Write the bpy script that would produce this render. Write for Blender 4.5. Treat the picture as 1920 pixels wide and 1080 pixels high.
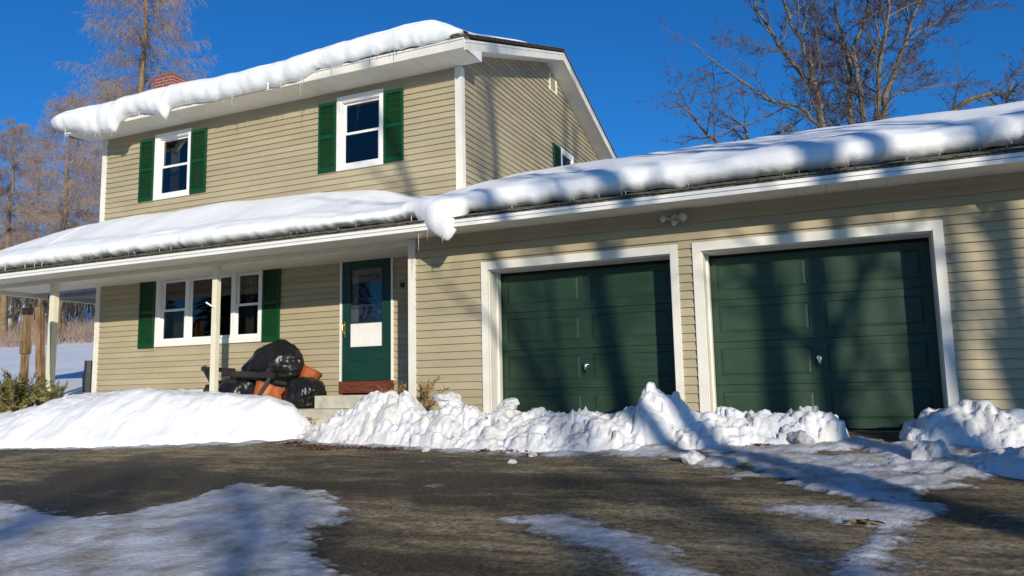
import bpy, bmesh, math, random
import numpy as np
from mathutils import Vector, Matrix, noise
for o in list(bpy.data.objects): bpy.data.objects.remove(o)
SC = bpy.context.scene
COL = SC.collection
random.seed(7)
# ------------------------------------------------------------------ camera
CAM = Vector((5.64685, -9.25920, 0.553157))
yaw, pit, rol, FPX = 0.417054, 0.126417, -0.020900, 1452.4
fw = Vector((-math.sin(yaw)*math.cos(pit), math.cos(yaw)*math.cos(pit), math.sin(pit)))
rt = Vector((math.cos(yaw), math.sin(yaw), 0)); up = rt.cross(fw)
ra = rt*math.cos(rol)+up*math.sin(rol); ua = up*math.cos(rol)-rt*math.sin(rol)
cd = bpy.data.cameras.new('camera'); cam = bpy.data.objects.new('camera', cd); COL.objects.link(cam)
cam.matrix_world = Matrix(((ra.x, ua.x, -fw.x, CAM.x), (ra.y, ua.y, -fw.y, CAM.y), (ra.z, ua.z, -fw.z, CAM.z), (0, 0, 0, 1)))
cd.sensor_width = 36; cd.lens = FPX/1920*36; cd.clip_end = 2000; cd.clip_start = 0.05
SC.camera = cam
# ------------------------------------------------------------------ sky, sun, exposure
SUN = Vector((0.78, -1.0, 0.345)).normalized()
w = bpy.data.worlds.new('World'); SC.world = w; w.use_nodes = True
nt = w.node_tree; bg = nt.nodes['Background']
sky = nt.nodes.new('ShaderNodeTexSky'); sky.sky_type = 'NISHITA'; sky.sun_disc = False
sky.sun_elevation = math.asin(SUN.z); sky.sun_rotation = math.atan2(SUN.x, SUN.y)
sky.altitude = 400; sky.air_density = 1.0; sky.dust_density = 0.5; sky.ozone_density = 5.0
hs = nt.nodes.new('ShaderNodeHueSaturation'); hs.inputs['Saturation'].default_value = 1.12
nt.links.new(sky.outputs[0], hs.inputs['Color'])
tint = nt.nodes.new('ShaderNodeMix'); tint.data_type = 'RGBA'; tint.blend_type = 'MULTIPLY'; tint.inputs[0].default_value = 1.0
tint.inputs[7].default_value = (0.68, 1.55, 2.05, 1)
nt.links.new(hs.outputs[0], tint.inputs[6]); nt.links.new(tint.outputs[2], bg.inputs[0]); bg.inputs[1].default_value = 0.072
sl = bpy.data.lights.new('sun', 'SUN'); sl.energy = 5.0; sl.angle = math.radians(0.53); sl.color = (1.0, 0.91, 0.76)
so = bpy.data.objects.new('sun', sl); COL.objects.link(so); so.location = SUN*60
so.rotation_euler = (-SUN).to_track_quat('-Z', 'Y').to_euler()
SC.view_settings.view_transform = 'Standard'; SC.view_settings.look = 'None'
SC.view_settings.exposure = -0.15; SC.view_settings.gamma = 1.0; SC.view_settings.use_curve_mapping = False

# ------------------------------------------------------------------ materials
def mat(name, col, rough=0.6, col2=None, nscale=8.0, bump=0.0, bscale=60.0, metal=0.0, spec=None, stretch=(1, 1, 1), lo=0.35, hi=0.65, coat=0.0, detail=5):
    m = bpy.data.materials.new(name); m.use_nodes = True; n = m.node_tree.nodes; l = m.node_tree.links
    p = n['Principled BSDF']; p.inputs['Base Color'].default_value = (*col, 1); p.inputs['Roughness'].default_value = rough
    p.inputs['Metallic'].default_value = metal
    if spec is not None: p.inputs['Specular IOR Level'].default_value = spec
    if coat: p.inputs['Coat Weight'].default_value = coat
    tc = n.new('ShaderNodeTexCoord'); mp = n.new('ShaderNodeMapping'); mp.inputs['Scale'].default_value = stretch
    l.new(tc.outputs['Object'], mp.inputs[0])
    if col2:
        t = n.new('ShaderNodeTexNoise'); t.inputs['Scale'].default_value = nscale; t.inputs['Detail'].default_value = detail
        l.new(mp.outputs[0], t.inputs[0])
        r = n.new('ShaderNodeValToRGB'); r.color_ramp.elements[0].position = lo; r.color_ramp.elements[1].position = hi
        r.color_ramp.elements[0].color = (*col, 1); r.color_ramp.elements[1].color = (*col2, 1)
        l.new(t.outputs[0], r.inputs[0]); l.new(r.outputs[0], p.inputs['Base Color'])
    if bump:
        t = n.new('ShaderNodeTexNoise'); t.inputs['Scale'].default_value = bscale; t.inputs['Detail'].default_value = 4
        l.new(mp.outputs[0], t.inputs[0]); b = n.new('ShaderNodeBump'); b.inputs['Strength'].default_value = bump
        b.inputs['Distance'].default_value = 0.02
        l.new(t.outputs[0], b.inputs['Height']); l.new(b.outputs[0], p.inputs['Normal'])
    return m
M = {}
M['siding'] = mat('vinyl_siding', (0.370, 0.315, 0.202), 0.55, (0.415, 0.357, 0.235), 1.3, 0.06, 90, stretch=(1, 1, 3))
M['trim'] = mat('white_trim', (0.70, 0.67, 0.58), 0.5, (0.78, 0.755, 0.68), 2.5, 0.05, 60)
_n = M['siding'].node_tree; _p = _n.nodes['Principled BSDF']; _l = _p.inputs['Base Color'].links[0].from_socket
_oi = _n.nodes.new('ShaderNodeObjectInfo'); _h = _n.nodes.new('ShaderNodeHueSaturation'); _mr = _n.nodes.new('ShaderNodeMapRange')
_mr.inputs['To Min'].default_value = .92; _mr.inputs['To Max'].default_value = 1.07; _n.links.new(_oi.outputs['Random'], _mr.inputs['Value']); _n.links.new(_mr.outputs[0], _h.inputs['Value'])
_n.links.new(_l, _h.inputs['Color']); _n.links.new(_h.outputs[0], _p.inputs['Base Color'])
M['white'] = mat('white_vinyl', (0.78, 0.77, 0.73), 0.4, (0.84, 0.83, 0.80), 3)
M['cream'] = mat('cream_paint', (0.70, 0.66, 0.50), 0.5, (0.76, 0.72, 0.57), 4)
M['soffit'] = mat('soffit_vinyl', (0.70, 0.66, 0.56), 0.6, (0.76, 0.72, 0.62), 3)
M['shutter'] = mat('shutter_green', (0.004, 0.048, 0.014), 0.35, (0.006, 0.060, 0.018), 12)
M['gdoor'] = mat('garage_door_green', (0.013, 0.039, 0.018), 0.5, (0.020, 0.053, 0.026), 3.0, 0.10, 40, stretch=(1, 1, 8))
M['sdoor'] = mat('entry_door_green', (0.006, 0.038, 0.029), 0.35, (0.009, 0.045, 0.035), 5)
M['red'] = mat('red_threshold', (0.09, 0.020, 0.010), 0.55, (0.17, 0.045, 0.018), 6, 0.15, 30, stretch=(1, 1, 6))
M['shingle'] = mat('shingle_grey', (0.050, 0.048, 0.040), 0.85, (0.17, 0.16, 0.12), 25, 0.5, 150)
M['brick'] = mat('brick_red', (0.20, 0.04, 0.028), 0.8, (0.30, 0.08, 0.05), 6, 0.3, 120)
M['mortar'] = mat('mortar', (0.42, 0.33, 0.28), 0.9)
M['concrete'] = mat('concrete', (0.40, 0.37, 0.30), 0.85, (0.55, 0.52, 0.42), 6, 0.2, 60)
M['foundation'] = mat('foundation_dark', (0.08, 0.075, 0.06), 0.85, (0.13, 0.12, 0.1), 6)
M['chrome'] = mat('chrome', (0.8, 0.8, 0.82), 0.12, metal=1.0)
M['brass'] = mat('brass', (0.75, 0.52, 0.18), 0.25, metal=1.0)
M['lamp'] = mat('lamp_housing', (0.55, 0.55, 0.52), 0.3)
M['dark'] = mat('dark_interior', (0.05, 0.045, 0.04), 0.8)
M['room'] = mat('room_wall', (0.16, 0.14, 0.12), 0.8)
M['curtain'] = mat('beige_curtain', (0.38, 0.33, 0.22), 0.8, (0.30, 0.26, 0.17), 14, stretch=(1, 1, .1))
M['blackbag'] = mat('black_plastic', (0.008, 0.008, 0.010), 0.34, None, 1, 0.55, 10, spec=0.5, stretch=(1.6, 1.6, .5))
M['orange'] = mat('orange_plastic', (0.42, 0.11, 0.025), 0.5, (0.30, 0.07, 0.018), 5)
M['darkmetal'] = mat('dark_metal', (0.020, 0.018, 0.017), 0.4, (0.035, 0.03, 0.028), 10)
M['wood'] = mat('weathered_wood', (0.13, 0.075, 0.035), 0.85, (0.33, 0.21, 0.11), 5, 0.4, 30, stretch=(5, 5, .6))
M['bark'] = mat('bark', (0.10, 0.08, 0.06), 0.9, (0.20, 0.16, 0.11), 5, 0.5, 20, stretch=(3, 3, .6))
M['bark2'] = mat('larch_bark', (0.15, 0.10, 0.055), 0.9, (0.26, 0.18, 0.10), 5)
M['twig'] = mat('twig', (0.07, 0.052, 0.050), 0.9, (0.11, 0.085, 0.075), 2)
M['twig2'] = mat('larch_twig', (0.24, 0.18, 0.15), 0.9, (0.34, 0.25, 0.19), 0.6)
M['woods'] = mat('wood_stem', (0.16, 0.12, 0.08), 0.9, (0.30, 0.23, 0.145), 0.5)
M['drystem'] = mat('dry_leaf', (0.24, 0.15, 0.05), 0.8, (0.36, 0.24, 0.09), 20)
M['juniper'] = mat('juniper_leaf', (0.085, 0.095, 0.028), 0.7, (0.26, 0.23, 0.075), 9)
M['redleaf'] = mat('red_leaf', (0.13, 0.035, 0.02), 0.8, (0.20, 0.07, 0.03), 20)
M['bin'] = mat('bin_grey', (0.025, 0.028, 0.032), 0.45)

def snowmat(name, col=(0.83, 0.85, 0.88), col2=None, bump=0.35, sc=18):
    m = bpy.data.materials.new(name); m.use_nodes = True; n = m.node_tree.nodes; l = m.node_tree.links
    p = n['Principled BSDF']; p.inputs['Base Color'].default_value = (*col, 1); p.inputs['Roughness'].default_value = 0.62
    p.inputs['Specular IOR Level'].default_value = 0.3
    tc = n.new('ShaderNodeTexCoord')
    a = n.new('ShaderNodeTexNoise'); a.inputs['Scale'].default_value = sc; a.inputs['Detail'].default_value = 8
    a.inputs['Roughness'].default_value = 0.65
    l.new(tc.outputs['Object'], a.inputs[0]); b = n.new('ShaderNodeBump'); b.inputs['Strength'].default_value = bump
    b.inputs['Distance'].default_value = 0.03; l.new(a.outputs[0], b.inputs['Height']); l.new(b.outputs[0], p.inputs['Normal'])
    if col2:
        t = n.new('ShaderNodeTexNoise'); t.inputs['Scale'].default_value = 3.0; t.inputs['Detail'].default_value = 10
        t.inputs['Roughness'].default_value = 0.7
        l.new(tc.outputs['Object'], t.inputs[0])
        r = n.new('ShaderNodeValToRGB'); r.color_ramp.elements[0].position = 0.42; r.color_ramp.elements[1].position = 0.66
        r.color_ramp.elements[0].color = (*col, 1); r.color_ramp.elements[1].color = (*col2, 1)
        l.new(t.outputs[0], r.inputs[0]); l.new(r.outputs[0], p.inputs['Base Color'])
    return m
M['snow'] = snowmat('snow_clean', (0.84, 0.855, 0.87), bump=0.32, sc=11)
M['snowrough'] = snowmat('snow_rough', (0.83, 0.84, 0.855), (0.62, 0.60, 0.56), bump=0.7, sc=20)
M['snowdirt'] = snowmat('snow_packed', (0.60, 0.62, 0.66), (0.30, 0.27, 0.22), bump=0.6, sc=30)
M['snowfield'] = snowmat('snow_field', (0.82, 0.84, 0.88), bump=0.15, sc=2)
def icemat():
    m = bpy.data.materials.new('ice'); m.use_nodes = True; p = m.node_tree.nodes['Principled BSDF']
    p.inputs['Base Color'].default_value = (0.80, 0.84, 0.88, 1); p.inputs['Roughness'].default_value = 0.12
    p.inputs['Transmission Weight'].default_value = 0.6; p.inputs['IOR'].default_value = 1.31
    return m
M['ice'] = icemat()
def glassmat(name, tint, gl=0.05):
    m = bpy.data.materials.new(name); m.use_nodes = True; n = m.node_tree.nodes; l = m.node_tree.links
    n.remove(n['Principled BSDF']); out = n['Material Output']
    t = n.new('ShaderNodeBsdfTransparent'); t.inputs[0].default_value = (*tint, 1)
    g = n.new('ShaderNodeBsdfGlossy'); g.inputs['Roughness'].default_value = gl
    f = n.new('ShaderNodeFresnel'); f.inputs[0].default_value = 1.52
    mu = n.new('ShaderNodeMath'); mu.operation = 'MULTIPLY_ADD'; mu.inputs[1].default_value = 1.7; mu.inputs[2].default_value = 0.02
    x = n.new('ShaderNodeMixShader'); l.new(f.outputs[0], mu.inputs[0]); l.new(mu.outputs[0], x.inputs[0])
    l.new(t.outputs[0], x.inputs[1]); l.new(g.outputs[0], x.inputs[2]); l.new(x.outputs[0], out.inputs[0])
    return m
M['glass'] = glassmat('window_glass', (0.55, 0.58, 0.6), 0.01)
M['screen'] = glassmat('window_glass_screened', (0.35, 0.34, 0.34), 0.12)
def asphaltmat():
    m = bpy.data.materials.new('asphalt_sanded'); m.use_nodes = True; n = m.node_tree.nodes; l = m.node_tree.links
    p = n['Principled BSDF']; tc = n.new('ShaderNodeTexCoord')
    def nz(scale, st, det=6, rough=.6, loc=(0, 0, 0)):
        mp = n.new('ShaderNodeMapping'); mp.inputs['Scale'].default_value = st; mp.inputs['Location'].default_value = loc
        mp.inputs['Rotation'].default_value = (0, 0, math.radians(-24))
        l.new(tc.outputs['Object'], mp.inputs[0])
        t = n.new('ShaderNodeTexNoise'); t.inputs['Scale'].default_value = scale; t.inputs['Detail'].default_value = det
        t.inputs['Roughness'].default_value = rough
        l.new(mp.outputs[0], t.inputs[0]); return t.outputs[0]
    def ramp(src, a, b, ca, cb):
        r = n.new('ShaderNodeValToRGB'); e = r.color_ramp.elements; e[0].position = a; e[1].position = b
        e[0].color = (*ca, 1); e[1].color = (*cb, 1); l.new(src, r.inputs[0]); return r.outputs[0]
    def mix(f, a, b, mode='MIX'):
        x = n.new('ShaderNodeMix'); x.data_type = 'RGBA'; x.blend_type = mode
        if isinstance(f, float): x.inputs[0].default_value = f
        else: l.new(f, x.inputs[0])
        l.new(a, x.inputs[6]); l.new(b, x.inputs[7]); return x.outputs[2]
    big = nz(0.42, (0.6, 1.35, 1), 8, .66, (2.3, .7, 0))
    fine = nz(24, (1, 1, 1), 7, .85)
    mid = nz(5, (.4, 1.6, 1), 8, .7, (3, 1, 0))
    base = ramp(fine, .40, .64, (.012, .010, .008), (.085, .070, .046))
    sand = ramp(fine, .38, .62, (.13, .10, .06), (.60, .48, .29))
    f1 = ramp(big, .44, .56, (0, 0, 0), (1, 1, 1)); f2 = ramp(mid, .34, .62, (0.15, 0.15, 0.15), (1, 1, 1))
    fm = n.new('ShaderNodeMix'); fm.data_type = 'RGBA'; fm.blend_type = 'MULTIPLY'; fm.inputs[0].default_value = 1.0
    l.new(f1, fm.inputs[6]); l.new(f2, fm.inputs[7])
    # grit: sand grains speckle also on the bare parts
    sp = ramp(nz(120, (1, 1, 1), 2, .5, (9, 9, 9)), .62, .70, (0, 0, 0), (1, 1, 1))
    c = mix(fm.outputs[2], base, sand); c = mix(sp, c, ramp(fine, 0, 1, (.20, .17, .11), (.34, .30, .2)))
    # thin frost film in places
    fr = ramp(nz(1.6, (.5, 1.5, 1), 9, .7, (7, 2, 0)), .63, .74, (0, 0, 0), (.4, .4, .4))
    c = mix(fr, c, ramp(fine, 0, 1, (.20, .20, .20), (.42, .42, .42)))
    l.new(c, p.inputs['Base Color'])
    rr = ramp(f1, 0, 1, (.55, .55, .55), (.85, .85, .85)); l.new(rr, p.inputs['Roughness'])
    b = n.new('ShaderNodeBump'); b.inputs['Strength'].default_value = .8; b.inputs['Distance'].default_value = .01
    l.new(fine, b.inputs['Height']); l.new(b.outputs[0], p.inputs['Normal'])
    p.inputs['Specular IOR Level'].default_value = .10
    return m
M['asphalt'] = asphaltmat()

# ------------------------------------------------------------------ helpers
def link(name, me, m=None, parent=None, smooth=False):
    o = bpy.data.objects.new(name, me); COL.objects.link(o)
    if m is not None and not me.materials: me.materials.append(M[m] if isinstance(m, str) else m)
    if smooth: me.polygons.foreach_set('use_smooth', [True]*len(me.polygons))
    if parent is not None: o.parent = parent
    return o
def tag(o, label=None, cat=None, group=None, kind=None):
    if label: o['label'] = label
    if cat: o['category'] = cat
    if group: o['group'] = group
    if kind: o['kind'] = kind
    return o
def empty(name, label, cat, loc=(0, 0, 0), group=None):
    o = bpy.data.objects.new(name, None); COL.objects.link(o); o.location = loc
    return tag(o, label, cat, group)
class MB:
    def __init__(s): s.v = []; s.f = []
    def box(s, x0, x1, y0, y1, z0, z1):
        b = len(s.v); s.v += [(x0, y0, z0), (x1, y0, z0), (x1, y1, z0), (x0, y1, z0), (x0, y0, z1), (x1, y0, z1), (x1, y1, z1), (x0, y1, z1)]
        s.f += [tuple(b+i for i in q) for q in ((0, 3, 2, 1), (4, 5, 6, 7), (0, 1, 5, 4), (1, 2, 6, 5), (2, 3, 7, 6), (3, 0, 4, 7))]; return s
    def prism(s, prof, axis, a0, a1):
        # prof: list of (u,v); axis 'x' -> (y,z) profile extruded along x, 'y' -> (x,z), 'z' -> (x,y)
        n = len(prof); b = len(s.v)
        for a in (a0, a1):
            for (p, q) in prof:
                s.v.append({'x': (a, p, q), 'y': (p, a, q), 'z': (p, q, a)}[axis])
        for i in range(n):
            j = (i+1) % n; s.f.append((b+i, b+j, b+n+j, b+n+i))
        s.f.append(tuple(b+i for i in range(n))[::-1]); s.f.append(tuple(b+n+i for i in range(n))); return s
    def tube(s, pts, rad, sides=6, cap=True):
        b = len(s.v); n = len(pts); pts = [Vector(p) for p in pts]
        prev = None
        for i, p in enumerate(pts):
            d = (pts[min(i+1, n-1)]-pts[max(i-1, 0)])
            d = d.normalized() if d.length > 1e-9 else Vector((0, 0, 1))
            if prev is None: u = d.orthogonal().normalized()
            else: u = (prev-d*prev.dot(d)); u = u.normalized() if u.length > 1e-6 else d.orthogonal().normalized()
            prev = u; v = d.cross(u); r = rad[i] if hasattr(rad, '__len__') else rad
            for k in range(sides):
                a = 2*math.pi*k/sides; s.v.append(tuple(p+(u*math.cos(a)+v*math.sin(a))*r))
        for i in range(n-1):
            for k in range(sides):
                k2 = (k+1) % sides; s.f.append((b+i*sides+k, b+i*sides+k2, b+(i+1)*sides+k2, b+(i+1)*sides+k))
        if cap and sides > 2: s.f.append(tuple(b+k for k in range(sides))[::-1]); s.f.append(tuple(b+(n-1)*sides+k for k in range(sides)))
        return s
    def mesh(s, name='m', fix=False):
        me = bpy.data.meshes.new(name); me.from_pydata(s.v, [], s.f); me.update()
        if fix:
            bm = bmesh.new(); bm.from_mesh(me); bmesh.ops.recalc_face_normals(bm, faces=bm.faces); bm.to_mesh(me); bm.free()
        return me
    def build(s, name, m, parent=None, smooth=False, fix=True, bevel=0):
        me = s.mesh(name, fix)
        if bevel:
            bm = bmesh.new(); bm.from_mesh(me)
            bmesh.ops.bevel(bm, geom=bm.edges[:]+bm.verts[:], offset=bevel, segments=2, affect='EDGES', profile=.6, clamp_overlap=True); bm.to_mesh(me); bm.free()
        return link(name, me, m, parent, smooth)
def grid_mesh(X, Y, Z, keep=None):
    # X,Y,Z arrays (n,m)
    n, m = X.shape; v = np.stack([X, Y, Z], -1).reshape(-1, 3)
    i, j = np.meshgrid(np.arange(n-1), np.arange(m-1), indexing='ij'); a = (i*m+j)
    f = np.stack([a, a+m, a+m+1, a+1], -1)
    if keep is not None: f = f[keep]
    f = f.reshape(-1, 4)
    me = bpy.data.meshes.new('grid'); me.vertices.add(len(v)); me.vertices.foreach_set('co', v.astype(np.float32).ravel())
    me.loops.add(f.size); me.loops.foreach_set('vertex_index', f.astype(np.int32).ravel())
    me.polygons.add(len(f)); me.polygons.foreach_set('loop_start', np.arange(0, f.size, 4, dtype=np.int32))
    me.polygons.foreach_set('use_smooth', np.ones(len(f), bool)); me.update(calc_edges=True); me.validate()
    return me
_rs = np.random.RandomState(11); _T = _rs.rand(256, 256)
def vn(x, y):
    xi = np.floor(x).astype(int); yi = np.floor(y).astype(int); fx = x-xi; fy = y-yi
    fx = fx*fx*(3-2*fx); fy = fy*fy*(3-2*fy); g = lambda a, b: _T[a % 256, b % 256]
    return (g(xi, yi)*(1-fx)+g(xi+1, yi)*fx)*(1-fy)+(g(xi, yi+1)*(1-fx)+g(xi+1, yi+1)*fx)*fy-0.5
def fbm(x, y, o=5, g=.5):
    r = 0; a = 1.0
    for k in range(o): r = r+a*vn(x*2**k+17.3*k, y*2**k+9.1*k); a *= g
    return r
def lerp(x, T): return np.interp(x, [t[0] for t in T], [t[1] for t in T])
E = 0.1016                       # siding exposure
D = 1.175                        # house front plane
HL, HR, HB = -7.80, 0.205, 8.85  # house left, right, back
GH = (HL, HR)
def slope(y, y0=-0.70, z0=2.70, s=0.355): return z0+s*(y-y0)

# ------------------------------------------------------------------ terrain
def terrain(X, Y):
    z = np.where(Y < 0, np.maximum(-0.06+0.085*Y, -1.22), 0.0)
    back = 0.60+0.136*np.clip(Y-1, -1, 24)+0.24*np.clip(Y-25, 0, 50)+0.02*np.clip(Y-75, 0, 200)
    k = np.clip((Y+1.6)/2.2, 0, 1)*np.clip((-X-7.2)/1.2, 0, 1)
    z = z*(1-k)+back*k
    k2 = np.clip((Y-9.5)/3.0, 0, 1); z = z*(1-k2)+back*k2
    inside = (X > -7.9) & (X < 9.8) & (Y > -0.0) & (Y < 9.2)
    z = np.where(inside, -0.45, z)
    z = z+0.10*fbm(X*.35, Y*.35, 3)*np.clip((np.abs(X)+np.abs(Y)-14)/10, 0, 1)
    z = z-0.02
    return z
def axis(lo, hi, c0, c1, fine, g=1.13):
    a = list(np.arange(c0, c1+1e-6, fine)); s = fine
    while a[-1] < hi: s *= g; a.append(a[-1]+s)
    s = fine
    while a[0] > lo: s *= g; a.insert(0, a[0]-s)
    return np.array(a)
gx = axis(-400, 400, -20, 14, .4); gy = axis(-400, 400, -14, 12, .4)
gX, gY = np.meshgrid(gx, gy, indexing='ij')
tag(link('ground', grid_mesh(gX, gY, terrain(gX, gY)), 'snowfield'), 'snow covered ground rising to a wooded hill', kind='structure')
# driveway sheet
def asph(X, Y): return -0.02+0.085*Y
ax_ = np.linspace(-18, 16, 120); ay_ = np.linspace(-13.5, 0.30, 60)
aX, aY = np.meshgrid(ax_, ay_, indexing='ij'); aZ = asph(aX, aY)+0.012*fbm(aX*.6, aY*.6, 3)*np.clip(-aY, 0, 1)
aZ = np.where(aY > -0.02, -0.015, aZ)
tag(link('driveway', grid_mesh(aX, aY, aZ), 'asphalt'), 'dark sanded asphalt driveway in front of the garage', kind='structure')

# ------------------------------------------------------------------ walls
def rects(u0, u1, v0, v1, ops):
    us = sorted({u0, u1, *[min(max(c, u0), u1) for o in ops for c in o[:2]]}); out = []
    for a, b in zip(us, us[1:]):
        if b-a < 1e-6: continue
        mid = (a+b)/2; cuts = sorted([(o[2], o[3]) for o in ops if o[0] < mid < o[1]]); z = v0
        for c0, c1 in cuts:
            if c0 > z: out.append((a, b, z, min(c0, v1)))
            z = max(z, c1)
        if z < v1: out.append((a, b, z, v1))
    return out
def segs(u0, u1, ops, z0, z1):
    cur = [(u0, u1)]
    for o in ops:
        if o[3] <= z0+0.03 or o[2] >= z1-0.03: continue
        nx = []
        for a, b in cur:
            if o[1] <= a or o[0] >= b: nx.append((a, b)); continue
            if o[0] > a: nx.append((a, o[0]))
            if o[1] < b: nx.append((o[1], b))
        cur = nx
    out = []
    for a, b in cur:
        if b-a > 2.2:
            c = a+(b-a)*(.22+.56*((math.sin(z0*37.7)*43758.5) % 1)); out += [(a, c-.0012), (c+.0012, b)]
        else: out.append((a, b))
    return [(a, b) for a, b in out if b-a > 0.02]
def board_front(parent, y, x0, x1, z, h=E):
    prof = [(y, z), (y-.028, z+.001), (y-.027, z+.007), (y-.004, z+h), (y, z+h)]
    return MB().prism(prof, 'x', x0, x1).build('siding_board', 'siding', parent, fix=True)
def board_side(parent, x, y0, y1, z, h=E):
    prof = [(x, z), (x+.028, z+.001), (x+.027, z+.007), (x+.004, z+h), (x, z+h)]
    return MB().prism(prof, 'y', y0, y1).build('siding_board', 'siding', parent, fix=True)

RZ = lambda yy: 5.80+.352*(yy-.54) if yy < 5.0 else 5.80+.352*(5.0-.54)-.352*(yy-5.0)
# =================================================================== HOUSE
house = empty('house', 'two-storey tan vinyl sided house with green shutters, snowy roof and a front porch', 'house', (HL, D, 0.3))
_loc = Vector((HL, D, 0.3))
class Sub:                       # parts are built in world coordinates; parents are empties at a base point
    pass
def P(o, root):                  # fix parent offset
    o.matrix_parent_inverse = Matrix.Translation(-Vector(root.location)); return o
WIN_U = [(-6.385, -5.455, 4.20, 5.486), (-2.145, -1.209, 4.20, 5.486)]
WIN_L = (-6.212, -3.68, 1.41, 2.745)
DOOR = (-2.048, -1.028, 0.50, 2.765)
ops_front = [(-6.36, -5.48, 4.22, 5.47), (-2.12, -1.23, 4.22, 5.47), (-6.19, -3.70, 1.43, 2.72), (-2.03, -1.045, 0.30, 2.75)]
wall = MB()
for a, b, c, d_ in rects(HL, HR, -0.1, 5.68, ops_front): wall.box(a, b, D, D+.12, c, d_)
fwall = wall.build('wall', 'siding', house); P(fwall, house); fwall['label'] = 'tan front wall of the two-storey house'
rw = MB(); rw.prism([(D+.121, -0.1), (HB, -0.1), (HB, RZ(HB)-.226), (5.0, RZ(5.0)-.226), (D+.121, RZ(D)-.226+.04)], 'x', HR-.12, HR)
o = rw.build('wall', 'siding', house); P(o, house)
o = MB().prism([(D+.121, -0.1), (HB, -0.1), (HB, RZ(HB)-.226), (5.0, RZ(5.0)-.226), (D+.121, RZ(D)-.226+.04)], 'x', HL, HL+.12).build('wall', 'siding', house); P(o, house)
o = MB().box(HL+.121, HR-.121, HB-.12, HB, -.1, 5.66).build('wall', 'siding', house); P(o, house)
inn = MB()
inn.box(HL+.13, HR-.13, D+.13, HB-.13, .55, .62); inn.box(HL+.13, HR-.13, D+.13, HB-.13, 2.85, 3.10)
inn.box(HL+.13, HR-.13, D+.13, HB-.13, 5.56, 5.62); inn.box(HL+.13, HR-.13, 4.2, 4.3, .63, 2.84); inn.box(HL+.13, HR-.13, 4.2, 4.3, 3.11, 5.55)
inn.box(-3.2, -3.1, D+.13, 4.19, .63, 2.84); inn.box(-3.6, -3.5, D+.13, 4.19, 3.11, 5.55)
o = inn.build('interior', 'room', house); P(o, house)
# front siding courses
for k in range(60):
    z = 0.43+k*E
    if z+E > 5.60: break
    low = z < 2.56
    if low or z > 3.15:
        for a, b in segs(HL+.085, HR-.085 if not low else HR, [WIN_U[0], WIN_U[1], WIN_L, DOOR], z, z+E):
            if low and b > -.02: b = -.02
            if b-a > .02: P(board_front(house, D, a, b, z), house)
# gable siding
def rake(y, off=0): return (5.66+.352*(y-D) if y < 5.0 else 5.66+.352*(5.0-D)-.352*(y-5.0))-off
GW = (5.60, 6.42, 4.25, 5.53)     # gable window (y0,y1,z0,z1)
z = 3.25
while z+.02 < 7.12:
    zt = z+E
    if z <= 5.79: y0, y1 = D+.085, HB-.01
    else: y0 = D+(z-5.79)/.352; y1 = 10.0-y0-.0
    y0 = max(y0, D+.085); y1 = min(y1, HB-.01)
    if y1-y0 > .1:
        for a, b in segs(y0, y1, [(GW[0], GW[1], GW[2], GW[3]), (5.09, 5.50, 6.60, 7.06)], z, zt): P(board_side(house, HR, a, b, z), house)
    z += E
# corner posts and frieze
for nm, bx in (('corner_post', (HR-.085, HR+.034, D-.034, D+.085, 3.15, 5.60)), ('corner_post', (HL-.034, HL+.085, D-.034, D+.085, .30, 5.60))):
    P(MB().box(*bx).build(nm, 'trim', house, bevel=.004), house)
# foundation strip of house + porch slab
P(MB().box(HL, -.03, D-.012, D-.001, -.1, .43).build('foundation', 'concrete', house), house)
P(MB().box(-9.8, -.03, 0.02, D-.013, -.1, .28).build('porch_slab', 'concrete', house), house)
# ---- windows
def dh_window(parent, root, x0, x1, z0, z1, y, casing=.075, screened=True):
    """double hung window; casing mesh is the part, sashes and panes its sub-parts"""
    m = MB(); p = .040
    m.box(x0, x0+casing, y-p, y, z0, z1); m.box(x1-casing, x1, y-p, y, z0, z1)
    m.box(x0+casing, x1-casing, y-p, y, z1-casing, z1); m.box(x0+casing, x1-casing, y-p, y, z0, z0+casing*.9)
    i0, i1, j0, j1 = x0+casing, x1-casing, z0+casing*.9, z1-casing
    # reveal liner
    m.box(i0-.002, i0+.022, y-.02, y+.10, j0, j1); m.box(i1-.022, i1+.002, y-.02, y+.10, j0, j1)
    m.box(i0+.022, i1-.022, y-.02, y+.10, j1-.022, j1+.002); m.box(i0+.022, i1-.022, y-.018, y+.10, j0-.002, j0+.022)
    wdw = m.build('window', 'white', root); P(wdw, root)
    sashes(wdw, i0+.022, i1-.022, j0+.022, j1-.022, y, screened); return wdw
def sashes(wdw, i0, i1, j0, j1, y, screened=True):
    mid = (j0+j1)/2; s = .042
    for (a, b, yy, mt) in ((mid-.02, j1, y+.045, 'glass'), (j0, mid+.02, y+.020, 'screen' if screened else 'glass')):
        f = MB(); f.box(i0, i0+s, yy, yy+.025, a, b); f.box(i1-s, i1, yy, yy+.025, a, b)
        f.box(i0+s, i1-s, yy, yy+.025, b-s, b); f.box(i0+s, i1-s, yy, yy+.025, a, a+s)
        so_ = f.build('sash', 'white', wdw, bevel=.003)
        pn = MB(); pn.v = [(i0+s, yy+.012, a+s), (i1-s, yy+.012, a+s), (i1-s, yy+.012, b-s), (i0+s, yy+.012, b-s)]; pn.f = [(0, 1, 2, 3)]
        pn.build('pane', mt, wdw, fix=False)
for ww in WIN_U: dh_window(None, house, *ww, D)
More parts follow.
